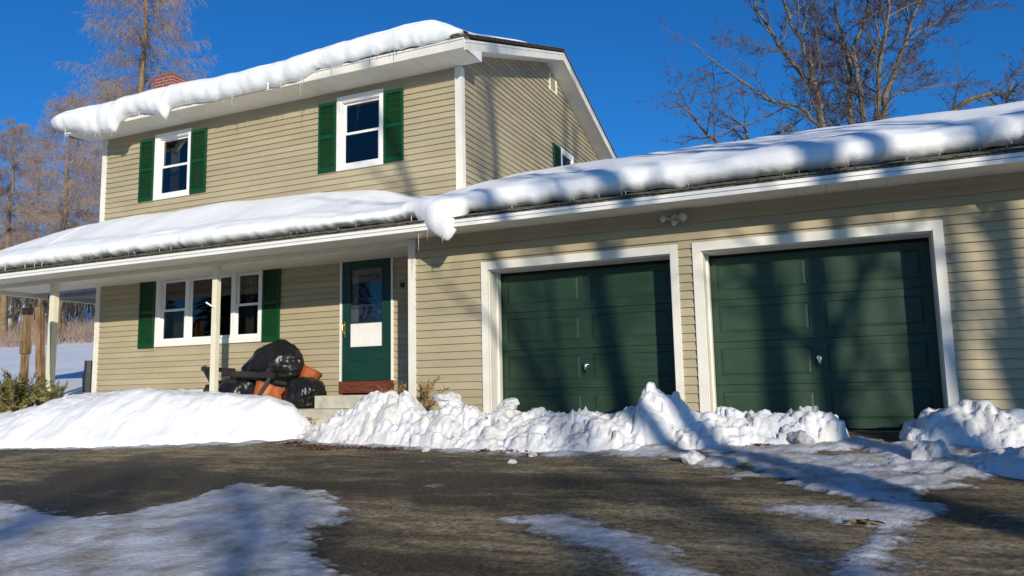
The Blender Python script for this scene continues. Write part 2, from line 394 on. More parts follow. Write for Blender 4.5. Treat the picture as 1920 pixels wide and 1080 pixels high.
# lower triple window
x0, x1, z0, z1 = WIN_L; c = .085; y = D
m = MB(); m.box(x0, x0+c, y-.040, y, z0, z1); m.box(x1-c, x1, y-.040, y, z0, z1); m.box(x0+c, x1-c, y-.040, y, z1-c, z1); m.box(x0+c, x1-c, y-.040, y, z0, z0+c)
i0, i1, j0, j1 = x0+c, x1-c, z0+c, z1-c
m.box(i0-.002, i0+.02, y-.02, y+.1, j0, j1); m.box(i1-.02, i1+.002, y-.02, y+.1, j0, j1); m.box(i0+.02, i1-.02, y-.02, y+.1, j1-.02, j1+.002); m.box(i0+.02, i1-.02, y-.018, y+.1, j0-.002, j0+.02)
ml, mr = -5.46, -4.36
for mx in (ml, mr): m.box(mx-.045, mx+.045, y-.01, y+.095, j0+.02, j1-.02)
tw = m.build('window', 'white', house); P(tw, house); tw['label'] = 'wide three-part window under the porch roof'
sashes(tw, i0+.02, ml-.045, j0+.02, j1-.02, y, True); sashes(tw, mr+.045, i1-.02, j0+.02, j1-.02, y, True)
f = MB(); s = .045; a0, a1, b0, b1 = ml+.045, mr-.045, j0+.02, j1-.02; yy = y+.03
f.box(a0, a0+s, yy, yy+.03, b0, b1); f.box(a1-s, a1, yy, yy+.03, b0, b1); f.box(a0+s, a1-s, yy, yy+.03, b1-s, b1); f.box(a0+s, a1-s, yy, yy+.03, b0, b0+s)
f.build('sash', 'white', tw, bevel=.003)
pn = MB(); pn.v = [(a0+s, yy+.015, b0+s), (a1-s, yy+.015, b0+s), (a1-s, yy+.015, b1-s), (a0+s, yy+.015, b1-s)]; pn.f = [(0, 1, 2, 3)]; pn.build('pane', 'glass', tw, fix=False)
def curtain(x0, x1, z0, z1, y, par, amp=.025):
    n = 40; xs = np.linspace(x0, x1, n); zs = np.linspace(z0, z1, 3); X, Z = np.meshgrid(xs, zs, indexing='ij')
    Y = y+amp*np.sin(X*55)+0*Z; o = link('curtain', grid_mesh(X, Y, Z), 'curtain', par); return o
P(curtain(-6.02, -5.50, 1.50, 2.06, D+.20, house), house)
P(curtain(-4.28, -4.10, 1.50, 2.6, D+.22, house), house); P(curtain(-3.95, -3.78, 1.50, 2.02, D+.2, house), house)
P(curtain(-6.28, -6.05, 4.3, 5.4, D+.25, house), house)
# ---- shutters
def shutter(x0, x1, z0, z1, y, root, axis_='x'):
    m = MB(); t = .030; s = .045
    bx = (lambda a, b, c_, d_, e, f_: m.box(a, b, c_, d_, e, f_)) if axis_ == 'x' else (lambda a, b, c_, d_, e, f_: m.box(2*HR-y-(d_-y)+0*0, 2*HR-y-(c_-y), a, b, e, f_))
    zm = (z0+z1)/2
    bx(x0, x0+s, y-t, y-.002, z0, z1); bx(x1-s, x1, y-t, y-.002, z0, z1)
    bx(x0+s, x1-s, y-t, y-.002, z1-.06, z1); bx(x0+s, x1-s, y-t, y-.002, z0, z0+.07); bx(x0+s, x1-s, y-t, y-.002, zm-.03, zm+.03)
    o = m.build('shutter', 'shutter', root, bevel=.003); P(o, root)
    l = MB(); bx2 = l
    for (a, b) in ((z0+.07, zm-.03), (zm+.03, z1-.06)):
        n = max(1, int((b-a)/.034)); h = (b-a)/n
        for i in range(n):
            zz = a+i*h
            if axis_ == 'x': l.prism([(y-.004, zz+h), (y-.024, zz+.003), (y-.024, zz), (y-.004, zz+h*.9)], 'x', x0+s, x1-s)
            else: l.prism([(HR+.004, zz+h), (HR+.024, zz+.003), (HR+.024, zz), (HR+.004, zz+h*.9)], 'y', x0+s, x1-s)
    lo = l.build('louvers', 'shutter', o); lo['kind'] = 'stuff'
    return o
YS = D-.029
for sx in ((-6.765, -6.395), (-5.445, -5.06), (-2.515, -2.155), (-1.199, -.823)): shutter(*sx, 4.21, 5.425, YS, house)
for sx in ((-6.62, -6.222), (-3.67, -3.29)): shutter(*sx, 1.40, 2.725, YS, house)
# ---- gable window + shutter + vent
def side_window(root):
    y0, y1, z0, z1 = GW; m = MB(); x = HR; c = .075
    m.box(x, x+.045, y0, y0+c, z0, z1); m.box(x, x+.045, y1-c, y1, z0, z1); m.box(x, x+.045, y0+c, y1-c, z1-c, z1); m.box(x, x+.045, y0+c, y1-c, z0, z0+c)
    wdw = m.build('window', 'white', root); P(wdw, root)
    mid = (z0+z1)/2
    f = MB()
    for a, b in ((z0+c, mid), (mid, z1-c)):
        f.box(x+.002, x+.03, y0+c, y0+c+.04, a, b); f.box(x+.002, x+.03, y1-c-.04, y1-c, a, b); f.box(x+.002, x+.03, y0+c+.04, y1-c-.04, b-.04, b); f.box(x+.002, x+.03, y0+c+.04, y1-c-.04, a, a+.04)
    f.build('sash', 'white', wdw)
    g = MB(); g.box(x+.001, x+.010, y0+c+.03, y1-c-.03, z0+c, z1-c); mm = M['blueglass']; g.build('pane', mm, wdw)
M['blueglass'] = mat('dark_glass', (0.012, 0.016, 0.03), 0.03, spec=0.9)
side_window(house)
sh = MB(); sh.box(HR+.029, HR+.055, 5.17, 5.215, 4.25, 5.50); sh.box(HR+.029, HR+.055, 5.545, 5.59, 4.25, 5.50); sh.box(HR+.029, HR+.055, 5.215, 5.545, 5.44, 5.50); sh.box(HR+.029, HR+.055, 5.215, 5.545, 4.25, 4.32)
o = sh.build('shutter', 'shutter', house); P(o, house)
l = MB()
for i in range(33): zz = 4.32+i*.034; l.prism([(HR+.030, zz+.034), (HR+.048, zz+.003), (HR+.048, zz), (HR+.030, zz+.03)], 'y', 5.215, 5.545)
o2 = l.build('louvers', 'shutter', o); o2['kind'] = 'stuff'
v = MB(); v.box(HR, HR+.042, 5.09, 5.13, 6.60, 6.98); v.box(HR, HR+.042, 5.46, 5.50, 6.60, 6.92); v.box(HR, HR+.042, 5.13, 5.46, 6.60, 6.64); v.box(HR, HR+.006, 5.13, 5.46, 6.64, 6.95)
vo = v.build('gable_vent', 'cream', house); P(vo, house)
for i in range(7): MB().prism([(HR+.007, 6.65+i*.042+.03), (HR+.028, 6.65+i*.042), (HR+.028, 6.65+i*.042+.006), (HR+.007, 6.65+i*.042+.036)], 'y', 5.13, 5.46).build('slat', 'cream', vo)
# ---- entry door
x0, x1 = -2.048, -1.028; y = D
m = MB(); m.box(x0, x0+.035, y-.045, y+.0, .50, 2.765); m.box(x1-.035, x1, y-.045, y, .50, 2.765); m.box(x0+.035, x1-.035, y-.045, y, 2.73, 2.765)
fr = m.build('door_frame', 'white', house); P(fr, house)
m = MB(); a0, a1, z0, z1 = x0+.04, x1-.04, .695, 2.725; g0, g1 = -1.852, -1.225
m.box(a0, g0, y-.03, y-.005, z0, z1); m.box(g1, a1, y-.03, y-.005, z0, z1); m.box(g0, g1, y-.03, y-.005, 2.50, z1); m.box(g0, g1, y-.03, y-.005, z0, 1.24)
dr = m.build('door', 'sdoor', house, bevel=.003); P(dr, house)
m = MB()                          # raised moulding on lower panel
for q in ((g0-.03, g1+.03, 1.02, 1.035), (g0-.03, g1+.03, .80, .815), (g0-.03, g0-.015, .815, 1.02), (g1+.015, g1+.03, .815, 1.02)): m.box(q[0], q[1], y-.040, y-.0305, q[2], q[3])
m.build('door_panel', 'sdoor', dr)
m = MB(); m.box(g0, g1, y-.018, y-.012, 1.24, 1.62); dpn = m.build('storm_panel', 'white', dr)
m = MB(); m.box(g0+.06, g0+.19, y-.0215, y-.0185, 1.27, 1.47); m.box(g0+.28, g0+.42, y-.0215, y-.0185, 1.27, 1.47); m.build('storm_panel_relief', 'white', dr)
m = MB(); m.box(g0, g0+.012, y-.04, y-.031, 1.24, 2.50); m.box(g1-.012, g1, y-.04, y-.031, 1.24, 2.50); m.box(g0+.012, g1-.012, y-.04, y-.031, 1.62, 1.64); m.box(g0+.012, g1-.012, y-.04, y-.031, 1.90, 1.915); m.build('glazing_bar', 'sdoor', dr)
pn = MB(); pn.v = [(g0, y-.016, 1.62), (g1, y-.016, 1.62), (g1, y-.016, 2.50), (g0, y-.016, 2.50)]; pn.f = [(0, 1, 2, 3)]; pn.build('pane', 'glass', dr, fix=False)
# inner door behind: white door with framed light and blue curtain
m = MB(); m.box(a0, a1, y+.05, y+.09, .69, 1.62); m.box(a0, g0+.10, y+.05, y+.09, 1.62, 2.72); m.box(g1-.02, a1, y+.05, y+.09, 1.62, 2.72); m.box(g0+.10, g1-.02, y+.05, y+.09, 2.42, 2.72)
o = m.build('inner_door', 'white', house); P(o, house)
M['bluelace'] = mat('blue_lace', (0.05, 0.07, 0.22), 0.8, (0.30, 0.34, 0.50), 14, lo=.45, hi=.62)
o = curtain(g0+.10, g1-.02, 1.62, 2.42, y+.07, o, .006); o.data.materials[0] = M['bluelace']; o.name = 'lace_curtain'
P(MB().box(x0-.005, x1+.005, y-.055, y+.05, .50, .69).build('threshold', 'red', house, bevel=.006), house)
m = MB(); m.box(-1.985, -1.955, y-.040, y-.031, 1.40, 1.66); m.tube([(-1.97, y-.04, 1.60), (-1.97, y-.075, 1.60), (-1.97, y-.075, 1.50), (-1.97, y-.04, 1.47)], .009, 6); m.build('door_handle', 'brass', dr, smooth=False)
P(MB().box(-.885, -.825, y-.06, y-.016, 2.14, 2.22).build('doorbell', 'darkmetal', house, bevel=.008), house)
# door step
P(MB().box(-1.90, -.75, .32, D-.06, .281, .475).build('door_step', 'concrete', house, bevel=.012), house)
# ---- main roof
RZ = lambda yy: 5.80+.352*(yy-.54) if yy < 5.0 else 5.80+.352*(5.0-.54)-.352*(yy-5.0)
XL_, XR_ = -8.17, .585
prof = [(.54, 5.80), (5.0, RZ(5.0)), (9.46, 5.80), (9.46, 5.765), (5.0, RZ(5.0)-.04), (.54, 5.765)]
rf = MB().prism(prof, 'x', XL_-.01, XR_+.015).build('roof', 'shingle', house); P(rf, house)
# fascia + soffit + rake
P(MB().box(XL_, XR_, .575, .600, 5.607, 5.762).build('fascia', 'trim', house), house)
P(MB().box(XL_, XR_, .556, .574, 5.735, 5.763).build('drip_edge', 'white', house), house)
n = 29; x = XL_
for i in range(n):
    xa = XL_+(XR_-XL_)*i/n; xb = XL_+(XR_-XL_)*(i+1)/n
    P(MB().box(xa+.002, xb-.002, .601, D-.002 if xb < HR+.1 and xa > HL-.1 else D+.0, 5.607, 5.618).build('soffit_panel', 'soffit', house), house)
# rake boards (right side): upper thin, lower wide; and left
for (xf, sgn) in ((XR_, 1), (XL_, -1)):
    for (o0, o1, th) in ((-.085, -.125, .012), (-.125, -.245, .003)):
        for side in (0, 1):
            ys = (.60, 5.0) if side == 0 else (5.0, 9.40)
            pr = [(ys[0], RZ(ys[0])+o0), (ys[1], RZ(ys[1])+o0), (ys[1], RZ(ys[1])+o1), (ys[0], RZ(ys[0])+o1)]
            P(MB().prism(pr, 'x', xf-.02*sgn, xf+th*sgn).build('rake_board', 'trim', house), house)
    wx = HR if sgn > 0 else HL
    for side in (0, 1):
        ys = (D+.0, 5.0) if side == 0 else (5.0, 8.9)
        pr = [(ys[0], RZ(ys[0])-.215), (ys[1], RZ(ys[1])-.215), (ys[1], RZ(ys[1])-.225), (ys[0], RZ(ys[0])-.225)]
        P(MB().prism(pr, 'x', min(wx, xf-.02*sgn), max(wx, xf-.02*sgn)).build('rake_soffit', 'soffit', house), house)
    # boxed return at eave
    pr = [(.601, 5.620), (D, 5.620), (D, RZ(D)-.246), (.601, RZ(.601)-.10)]
    P(MB().prism([(.602, 5.606), (D+.0, 5.606), (D+.0, RZ(D)-.24), (.602, RZ(.602)-.24+.0)], 'x', xf-.018*sgn, xf+.0025*sgn).build('eave_return', 'white', house), house)
    P(MB().box(min(wx, xf-.02*sgn), max(wx, xf-.02*sgn), D-.006, D+.0, 5.607, RZ(D)-.226).build('eave_return', 'white', house), house)
# shingle tabs along the right rake (ragged dark line)
for i in range(64):
    yy = .56+i*.0697*1.0
    if yy > 4.95: break
    P(MB().prism([(yy, RZ(yy)+.004), (yy+.13, RZ(yy+.13)+.0), (yy+.13, RZ(yy+.13)-.012), (yy, RZ(yy)-.010)], 'x', XR_-.25, XR_+.03+.006*(i % 3)).build('shingle', 'shingle', house), house)
# front eave shingle tabs visible where the snow draws back
for i in range(30):
    xx = XL_+.29*i
    P(MB().box(xx+.004, xx+.286, .525, .62, 5.79+.002*(i % 2), 5.812+.004*(i % 3)).build('shingle', 'shingle', house), house)

# ---- chimney
ch = MB().box(-8.405, -7.855, 2.798, 3.242, 0, 7.60).build('chimney', 'mortar', house); P(ch, house)
bme = MB().box(-.0, .188, 0, .09, 0, .052).mesh('brick', True); bme.materials.append(M['brick'])
bme2 = MB().box(0, .09, -.0, .198, 0, .052).mesh('brick', True); bme2.materials.append(M['brick'])
for k in range(16):
    zz = 7.58-(k+0)*.0725; off = .1 if k % 2 else 0.0
    for yv in (2.790, 3.16):
        xx = -8.415-off
        while xx < -7.85:
            a, b = max(xx, -8.415), min(xx+.19, -7.848)
            if b-a > .03:
                o = bpy.data.objects.new('brick', bme); COL.objects.link(o); o.parent = ch; o.location = (a, yv, zz); o.scale = ((b-a)/.195, 1, 1)
            xx += .203
    for xv in (-8.412, -7.938+.0):
        yy = 2.885 if k % 2 else 2.885-.0
        for (a, b) in (((2.885, 3.075), (3.088, 3.155)) if k % 2 else ((2.885, 2.96), (2.972, 3.155))):
            o = bpy.data.objects.new('brick', bme2); COL.objects.link(o); o.parent = ch; o.location = (xv, a, zz); o.scale = (1, (b-a)/.205, 1)
MB().box(-8.36, -7.90, 2.85, 3.20, 7.601, 7.66).build('chimney_cap', 'mortar', ch)

# ---- porch roof (hip round the left), beam, posts, ceiling
PL = -9.9
por = MB()
zt = slope(D); zl = 2.70
por.v = [(PL, -.7, 2.70), (.0, -.7, 2.70), (.0, D, zt), (PL+D+.7, D, zt), (PL, 7, 2.70), (PL+D+.7, 7, zt), (PL, -.7, 2.665), (.0, -.7, 2.665), (.0, D, zt-.035), (PL+D+.7, D, zt-.035), (PL, 7, 2.665), (PL+D+.7, 7, zt-.035)]
por.f = [(0, 1, 2, 3), (4, 0, 3, 5), (6, 9, 8, 7), (10, 11, 9, 6), (0, 6, 7, 1), (0, 4, 10, 6), (4, 5, 11, 10)]
o = por.build('porch_roof', 'shingle', house); P(o, house)
P(MB().box(PL+.1, -.001, .0, .10, 2.56, 2.655).build('porch_beam', 'cream', house, bevel=.004), house)
P(MB().box(PL+.1, PL+.2, .101, 7, 2.56, 2.655).build('porch_beam', 'cream', house, bevel=.004), house)
P(MB().box(PL+.2, -.02, .101, D-.001, 2.640, 2.652).build('porch_ceiling', 'soffit', house), house)
M['bluegrey'] = mat('grey_ceiling', (0.20, 0.22, 0.26), 0.7, (0.27, 0.29, 0.33), 3)
P(MB().box(PL+.2, HL-.02, D+.001, 7, 2.640, 2.652).build('porch_ceiling', 'bluegrey', house), house)
for i in range(5): P(MB().box(PL+.2, HL-.03, D+.3+i*1.1, D+.42+i*1.1, 2.56, 2.638).build('ceiling_joist', 'bluegrey', house), house)
for (x0, w_, z0) in ((-7.55, .11, .27), (-3.69, .095, .27), (-9.79, .11, .27)):
    P(MB().box(x0, x0+w_, .002, .002+w_, z0, 2.56).build('porch_post', 'cream', house, bevel=.006), house)
m = MB(); m.tube([(-3.63, -.0, 1.90), (-3.65, -.03, 1.915), (-3.71, -.10, 1.975)], .014, 8); P(m.build('flag_bracket', 'white', house), house)
# door corner post already part of garage

# =================================================================== GARAGE
garage = empty('garage', 'attached tan sided garage with two dark green panelled doors in white casings', 'garage', (0, 0, 0))
GR, GB = 9.7, 7.4
L1, R1, L2, R2, ZT = 1.1107, 3.7481, 3.923, 6.5615, 2.213
I1, I2, I3, I4, ZI = 1.2056, 3.6549, 4.0242, 6.4617, 2.1045
m = MB()
for a, b, c, d_ in rects(0, GR, -.3, 2.70, [(I1, I2, -.3, ZI), (I3, I4, -.3, ZI)]): m.box(a, b, .0, .12, c, d_)
o = m.build('wall', 'siding', garage); o['label'] = 'tan front wall of the garage'
m = MB(); m.prism([(.121, -.3), (GB, -.3), (GB, 2.93), (3.65, 4.16), (.121, 2.93)], 'x', GR-.12, GR); m.build('wall', 'siding', garage)
MB().box(0.0, GR-.13, GB-.12, GB, -.3, 2.9).build('wall', 'siding', garage)
MB().box(0.0, .12, .121, D-.02, -.3, 2.9).build('wall', 'siding', garage)
z = 2.256-.1016*22+.0; zb = (22.2-22)*E
for k in range(27):
    z = (22.2-22+k)*E+.0
    if z+E > 2.66: break
    for a, b in segs(.085, GR-.02, [(L1, R1, -.3, ZT), (L2, R2, -.3, ZT)], z, z+E): board_front(garage, 0, a, b, z)
MB().box(0, L1-.002, -.012, -.001, -.3, .02).build('foundation', 'concrete', garage)
MB().box(R2+.002, GR, -.012, -.001, -.3, .02).build('foundation', 'concrete', garage)
MB().box(-.030, .085, -.034, .085, .0, 2.63).build('corner_post', 'trim', garage, bevel=.004)
# left return wall boards (faces the porch)
for k in range(24):
    z = .33+k*E
    prof = [(0, z), (-.017, z+.001), (-.0165, z+.006), (-.004, z+E), (0, z+E)]
    MB().prism(prof, 'y', .086, D-.03).build('siding_board', 'siding', garage)
# casings, jambs
for (a, b, c, d_) in ((L1, R1, I1, I2), (L2, R2, I3, I4)):
    cs = MB(); cs.box(a, c, -.042, -.001, -.02, ZT); cs.box(d_, b, -.042, -.001, -.02, ZT); cs.box(c, d_, -.042, -.001, ZI, ZT)
    co = cs.build('door_casing', 'trim', garage, bevel=.004)
    jb = MB(); jb.box(c-.02, c+.012, -.0, .33, -.02, ZI+.0); jb.box(d_-.012, d_+.02, -.0, .33, -.02, ZI); jb.box(c+.012, d_-.012, -.0, .33, ZI-.012, ZI+.02)
    jb.box(c+.012, c+.035, .22, .31, -.02, ZI-.012)
    jb.build('jamb', 'trim', co)
    # door: four sections, two panels each
    x0, x1 = c+.012, d_-.012; zb, ztp = .005, ZI-.045; n = 4; h = (ztp-zb)/n; xm = (x0+x1)/2
    gd = MB(); gd.box(x0, x1, .385, .40, zb, ztp)
    g = gd.build('garage_door', 'gdoor', garage)
    for i in range(n):
        s = MB(); za, zc = zb+i*h+.003, zb+(i+1)*h-.003
        px = [(x0+.10, xm-.085), (xm+.085, x1-.10)]; pz0, pz1 = za+.105, zc-.085
        ys, ye = .345, .3849
        s.box(x0, px[0][0], ys, ye, za, zc); s.box(px[0][1], px[1][0], ys, ye, za, zc); s.box(px[1][1], x1, ys, ye, za, zc)
        for (p0, p1) in px: s.box(p0, p1, ys, ye, za, pz0); s.box(p0, p1, ys, ye, pz1, zc)
        sec = s.build('door_section', 'gdoor', g)
        for (p0, p1) in px:      # raised field
            q = MB(); b_ = .035; q.v = [(p0, .357, pz0), (p1, .357, pz0), (p1, .357, pz1), (p0, .357, pz1), (p0+b_, .349, pz0+b_), (p1-b_, .349, pz0+b_), (p1-b_, .349, pz1-b_), (p0+b_, .349, pz1-b_)]
            q.f = [(0, 1, 5, 4), (1, 2, 6, 5), (2, 3, 7, 6), (3, 0, 4, 7), (4, 5, 6, 7)]; q.build('door_panel', 'gdoor', g, fix=False)
    hd = MB(); hz = .78; hx = xm+.0
    hd.tube([(hx, .344, hz+.03), (hx, .295, hz+.03)], .016, 8); hd.tube([(hx, .29, hz+.065), (hx+.004, .283, hz+.03), (hx+.006, .286, hz-.02), (hx+.004, .293, hz-.06)], [.014, .026, .021, .008], 8)
    hd.tube([(hx, .344, hz+.03), (hx, .336, hz+.03)], .034, 12); hd.build('door_handle', 'chrome', g, smooth=True)
    MB().box(xm-.006, xm+.006, .335, .344, ztp-.12, ztp-.03).build('latch', 'darkmetal', g)
MB().box(I1, I2, .0, .5, -.3, -.012).build('sill', 'foundation', garage); MB().box(I3, I4, .0, .5, -.3, -.012).build('sill', 'foundation', garage)
MB().box(.13, GR-.13, .45, .50, -.3, 2.9).build('back_panel', 'dark', garage)
# roof
prof = [(-.70, 2.70), (3.65, slope(3.65)), (8.0, 2.70), (8.0, 2.63), (3.65, slope(3.65)-.07), (-.70, 2.665)]
MB().prism(prof, 'x', HR+.001, GR+.3).build('roof', 'shingle', garage)
MB().prism([(-.70, 2.70), (D-.0, slope(D)), (D-.0, slope(D)-.035), (-.70, 2.665)], 'x', .001, HR).build('roof', 'shingle', garage)
# lower eave: fascia in two steps the whole length, split house / garage
for (xa, xb, root) in ((PL, -.001, house), (0, GR+.3, garage)):
    for (nm, y0, y1, z0, z1, mt) in (('fascia', -.700, -.680, 2.585, 2.628, 'white'), ('drip_edge', -.708, -.685, 2.634, 2.672, 'white')):
        o = MB().box(xa, xb, y0, y1, z0, z1).build(nm, mt, root)
        if root is house: P(o, root)
    o = MB().box(xa, xb, -.690, -.681, 2.629, 2.633).build('fascia_groove', 'dark', root)
    if root is house: P(o, root)
    n = int(round((xb-xa)/.305))
    for i in range(n):
        a = xa+(xb-xa)*i/n; b = xa+(xb-xa)*(i+1)/n
        o = MB().prism([(-.679, 2.598), (-.001, 2.640), (-.001, 2.652), (-.679, 2.610)], 'x', a+.0015, b-.0015).build('soffit_panel', 'soffit', root)
        if root is house: P(o, root)
    # shingle tabs, two courses
    n = int(round((xb-xa)/.30))
    for r_ in range(2):
        for i in range(n):
            a = xa+(xb-xa)*(i+.5*r_)/n; b = min(xa+(xb-xa)*(i+1+.5*r_)/n, xb)
            if b-a < .03: continue
            y0 = -.722+r_*.14; dz = .004*((i*7+r_*3) % 3)
            o = MB().prism([(y0, slope(y0)+.003+dz), (y0, slope(y0)+.014+dz), (y0+.20, slope(y0+.20)+.006), (y0+.20, slope(y0+.2)-.004)], 'x', a+.004, b-.004).build('shingle', 'shingle', root)
            if root is house: P(o, root)
o = MB().box(PL-.02, PL, -.70, 7, 2.585, 2.67).build('fascia', 'white', house); P(o, house)
# floodlight
fl = empty('floodlight', 'twin-head white floodlight with sensor on the garage wall under the eave', 'outdoor light', (3.70, 0, 2.53))
def at(o): o.matrix_parent_inverse = Matrix.Translation((-3.70, 0, -2.53)); return o
m = MB(); m.tube([(3.74, -.018, 2.52), (3.74, -.05, 2.52)], .055, 14); at(m.build('base_plate', 'lamp', fl, smooth=False))
m = MB(); m.tube([(3.72, -.05, 2.52), (3.62, -.09, 2.53)], .012, 8); m.tube([(3.63, -.06, 2.55), (3.615, -.09, 2.535), (3.60, -.12, 2.51)], [.020, .034, .040], 12); at(m.build('lamp_head', 'lamp', fl, smooth=True))
m = MB(); m.tube([(3.76, -.05, 2.52), (3.82, -.09, 2.53)], .012, 8); m.tube([(3.80, -.05, 2.55), (3.83, -.09, 2.535), (3.86, -.14, 2.51)], [.020, .042, .050], 12); at(m.build('lamp_head', 'lamp', fl, smooth=True))
m = MB(); m.tube([(3.74, -.05, 2.50), (3.74, -.10, 2.47), (3.74, -.13, 2.45)], [.02, .035, .03], 10); at(m.build('sensor', 'lamp', fl, smooth=True))
#MARK_SNOW
# =================================================================== SNOW ON THE ROOFS
def sweep(name, label, xs, prof_fn, mt, nseed=0, disp=.013, dscale=1.7):
    P_ = [prof_fn(x) for x in xs]; n = len(P_[0])
    A = np.array(P_)                                   # (nx, n, 2)
    X = np.repeat(np.array(xs)[:, None], n, 1); Y = A[:, :, 0]; Z = A[:, :, 1]
    o = link(name, grid_mesh(X, Y, Z), mt); me = o.data
    me.calc_loop_triangles()
    co = np.empty(len(me.vertices)*3, np.float32); me.vertices.foreach_get('co', co); co = co.reshape(-1, 3)
    no = np.empty(len(me.vertices)*3, np.float32); me.vertices.foreach_get('normal', no); no = no.reshape(-1, 3)
    sgn = -1 if no[:, 2].mean() < 0 else 1
    if sgn < 0: me.flip_normals()
    for i in range(len(co)):
        v = Vector(co[i])*dscale; d = noise.fractal(v+Vector((nseed, 0, 0)), 0.9, 2.1, 4)
        d2 = noise.noise(v*.35+Vector((nseed, 5, 0)))
        k = disp*d+disp*1.3*d2
        co[i] += no[i]*sgn*k
    me.vertices.foreach_set('co', co.ravel()); me.update()
    return tag(o, label, 'snow')
def s01(a): return max(0., min(1., a))
def hump(x, c, w_, a): return a*math.exp(-((x-c)/w_)**2)
# --- lower roof
def low_prof(x, porch=None):
    if porch is None: porch = x <= HR-.02
    n1 = noise.noise(Vector((x*.9, 3, 0))); n2 = noise.fractal(Vector((x*4.5, 9, 0)), .8, 2.2, 4)*.8
    yl = (-.64 if x < 0 else -.60)+.03*n1+.014*n2
    yl += hump(x, -.2, .5, .03)-hump(x, .82, .34, .20)-hump(x, 3.9, .25, .05)+hump(x, 6.9, .6, .10)+hump(x, 2.9, .5, .04)-hump(x, -6.5, 1.6, .04)
    if x > 7.0: yl -= hump(x, 7.45, .10, .2)+hump(x, 8.05, .13, .24)
    zr = slope(yl+.16)+.012
    zb = zr+.025*n2+.008
    h = 0
    for (c, w_, a) in ((7.45, .07, .30), (8.05, .10, .34), (3.9, .10, .05)): h = max(h, hump(x, c, w_, a))
    h *= (1+.25*n2)
    h = max(h, lerp(x, [(.38, 0), (.50, .10), (.60, .17), (.75, .21), (.86, .27), (.93, .33), (.97, .34), (1.02, .29), (1.08, .17), (1.14, .06), (1.2, 0)])*(1+.12*n2))
    zb -= h; hang = s01(h/.08)
    wb = .16*(1-hang)+.11*hang
    tl = lerp(x, [(-9.9, .24), (-8.5, .30), (-6, .30), (-3, .26), (-1.6, .26), (-.9, .20), (-.1, .17), (.5, .22), (1.2, .26), (2.2, .28), (3.4, .27), (4.4, .24), (5.2, .30), (6.2, .30), (6.7, .27), (7.2, .34), (8, .36), (9.9, .3)])
    tl += .012*n1+.012*n2
    tw = lerp(x, [(-9.9, .50), (-8, .58), (-4.9, .60), (-2.5, .53), (-1.43, .43), (-.7, .25), (-.2, .19), (.2, .25), (.6, .28), (1.4, .31), (9.9, .31)])
    def top(Y):
        f = s01((Y-yl-.3)/1.4); f = f*f*(3-2*f); T = tl+(tw-tl)*f
        if x > .2: T = tl+(tw-tl)*s01((Y-yl-.2)/1.2)
        zz = min(slope(Y), slope(7.3-Y)) if not porch else slope(Y)
        if x < HL: zz = min(zz, 2.70+.355*(x-PL))
        ex = s01((x-(PL-.12))/.30) if x < -9 else 1
        T *= math.sqrt(max(0, 1-(1-ex)**2)) if ex < 1 else 1
        if x > 9.7: T *= math.sqrt(max(0, 1-((x-9.7)/.32)**2))
        w2 = .04*noise.noise(Vector((x*.8, Y*.8, 4)))+.018*noise.noise(Vector((x*2.1, Y*1.2, 8)))
        if (not porch) and Y > 3.0: zz = zz-.06*(s01((Y-3.0)/.65)*s01((4.3-Y)/.65))
        return zz+max(T, 0.0)+w2
    WX = .62 if porch else .85; yt = yl+WX; zt_ = top(yt); zm = zb+.20*(zt_-zb-h)+.95*h
    pts = [(yl+wb+.25*(1-hang)+.02, slope(yl+wb+.25)-.02 if not hang else zb+.10)]
    for k in range(8):
        a = math.pi/2*k/7; pts.append((yl+wb*(1-math.sin(a)), zm-(zm-zb)*math.cos(a)))
    for k in range(1, 14):
        a = k/13; gr = .05*math.exp(-((a-.34)/.09)**2)*max(0, .35+noise.noise(Vector((x*1.3, 31, 0)))*1.6); pts.append((yl+WX*a**1.5+gr, zm+(zt_-zm)*(.72*a**.55+.28*a)))
    if porch:
        ye = D+.03 if x > HL+.02 else 6.9
        for k in range(1, 51):
            Y = yt+(ye-yt)*(k/50)**1.15; pts.append((Y, top(Y)))
    else:
        for k in range(1, 51):
            Y = yt+(7.6-yt)*(k/50); pts.append((Y, top(Y)))
    return pts
xs = list(np.arange(PL-.11, HL, .05))
porch_snow = sweep('roof_snow', 'deep smooth snow lying on the porch roof below the upstairs windows', xs+list(np.arange(HL+.03, HR-.01, .04))+[HR+.004], lambda x: low_prof(x, True), 'snow', 3)
garage_snow = sweep('roof_snow', 'deep rolling snow on the garage roof, with tree shadows and a hanging lump at its left end', [HR+.0+.04*i for i in range(246)], lambda x: low_prof(x, False), 'snow', 3)
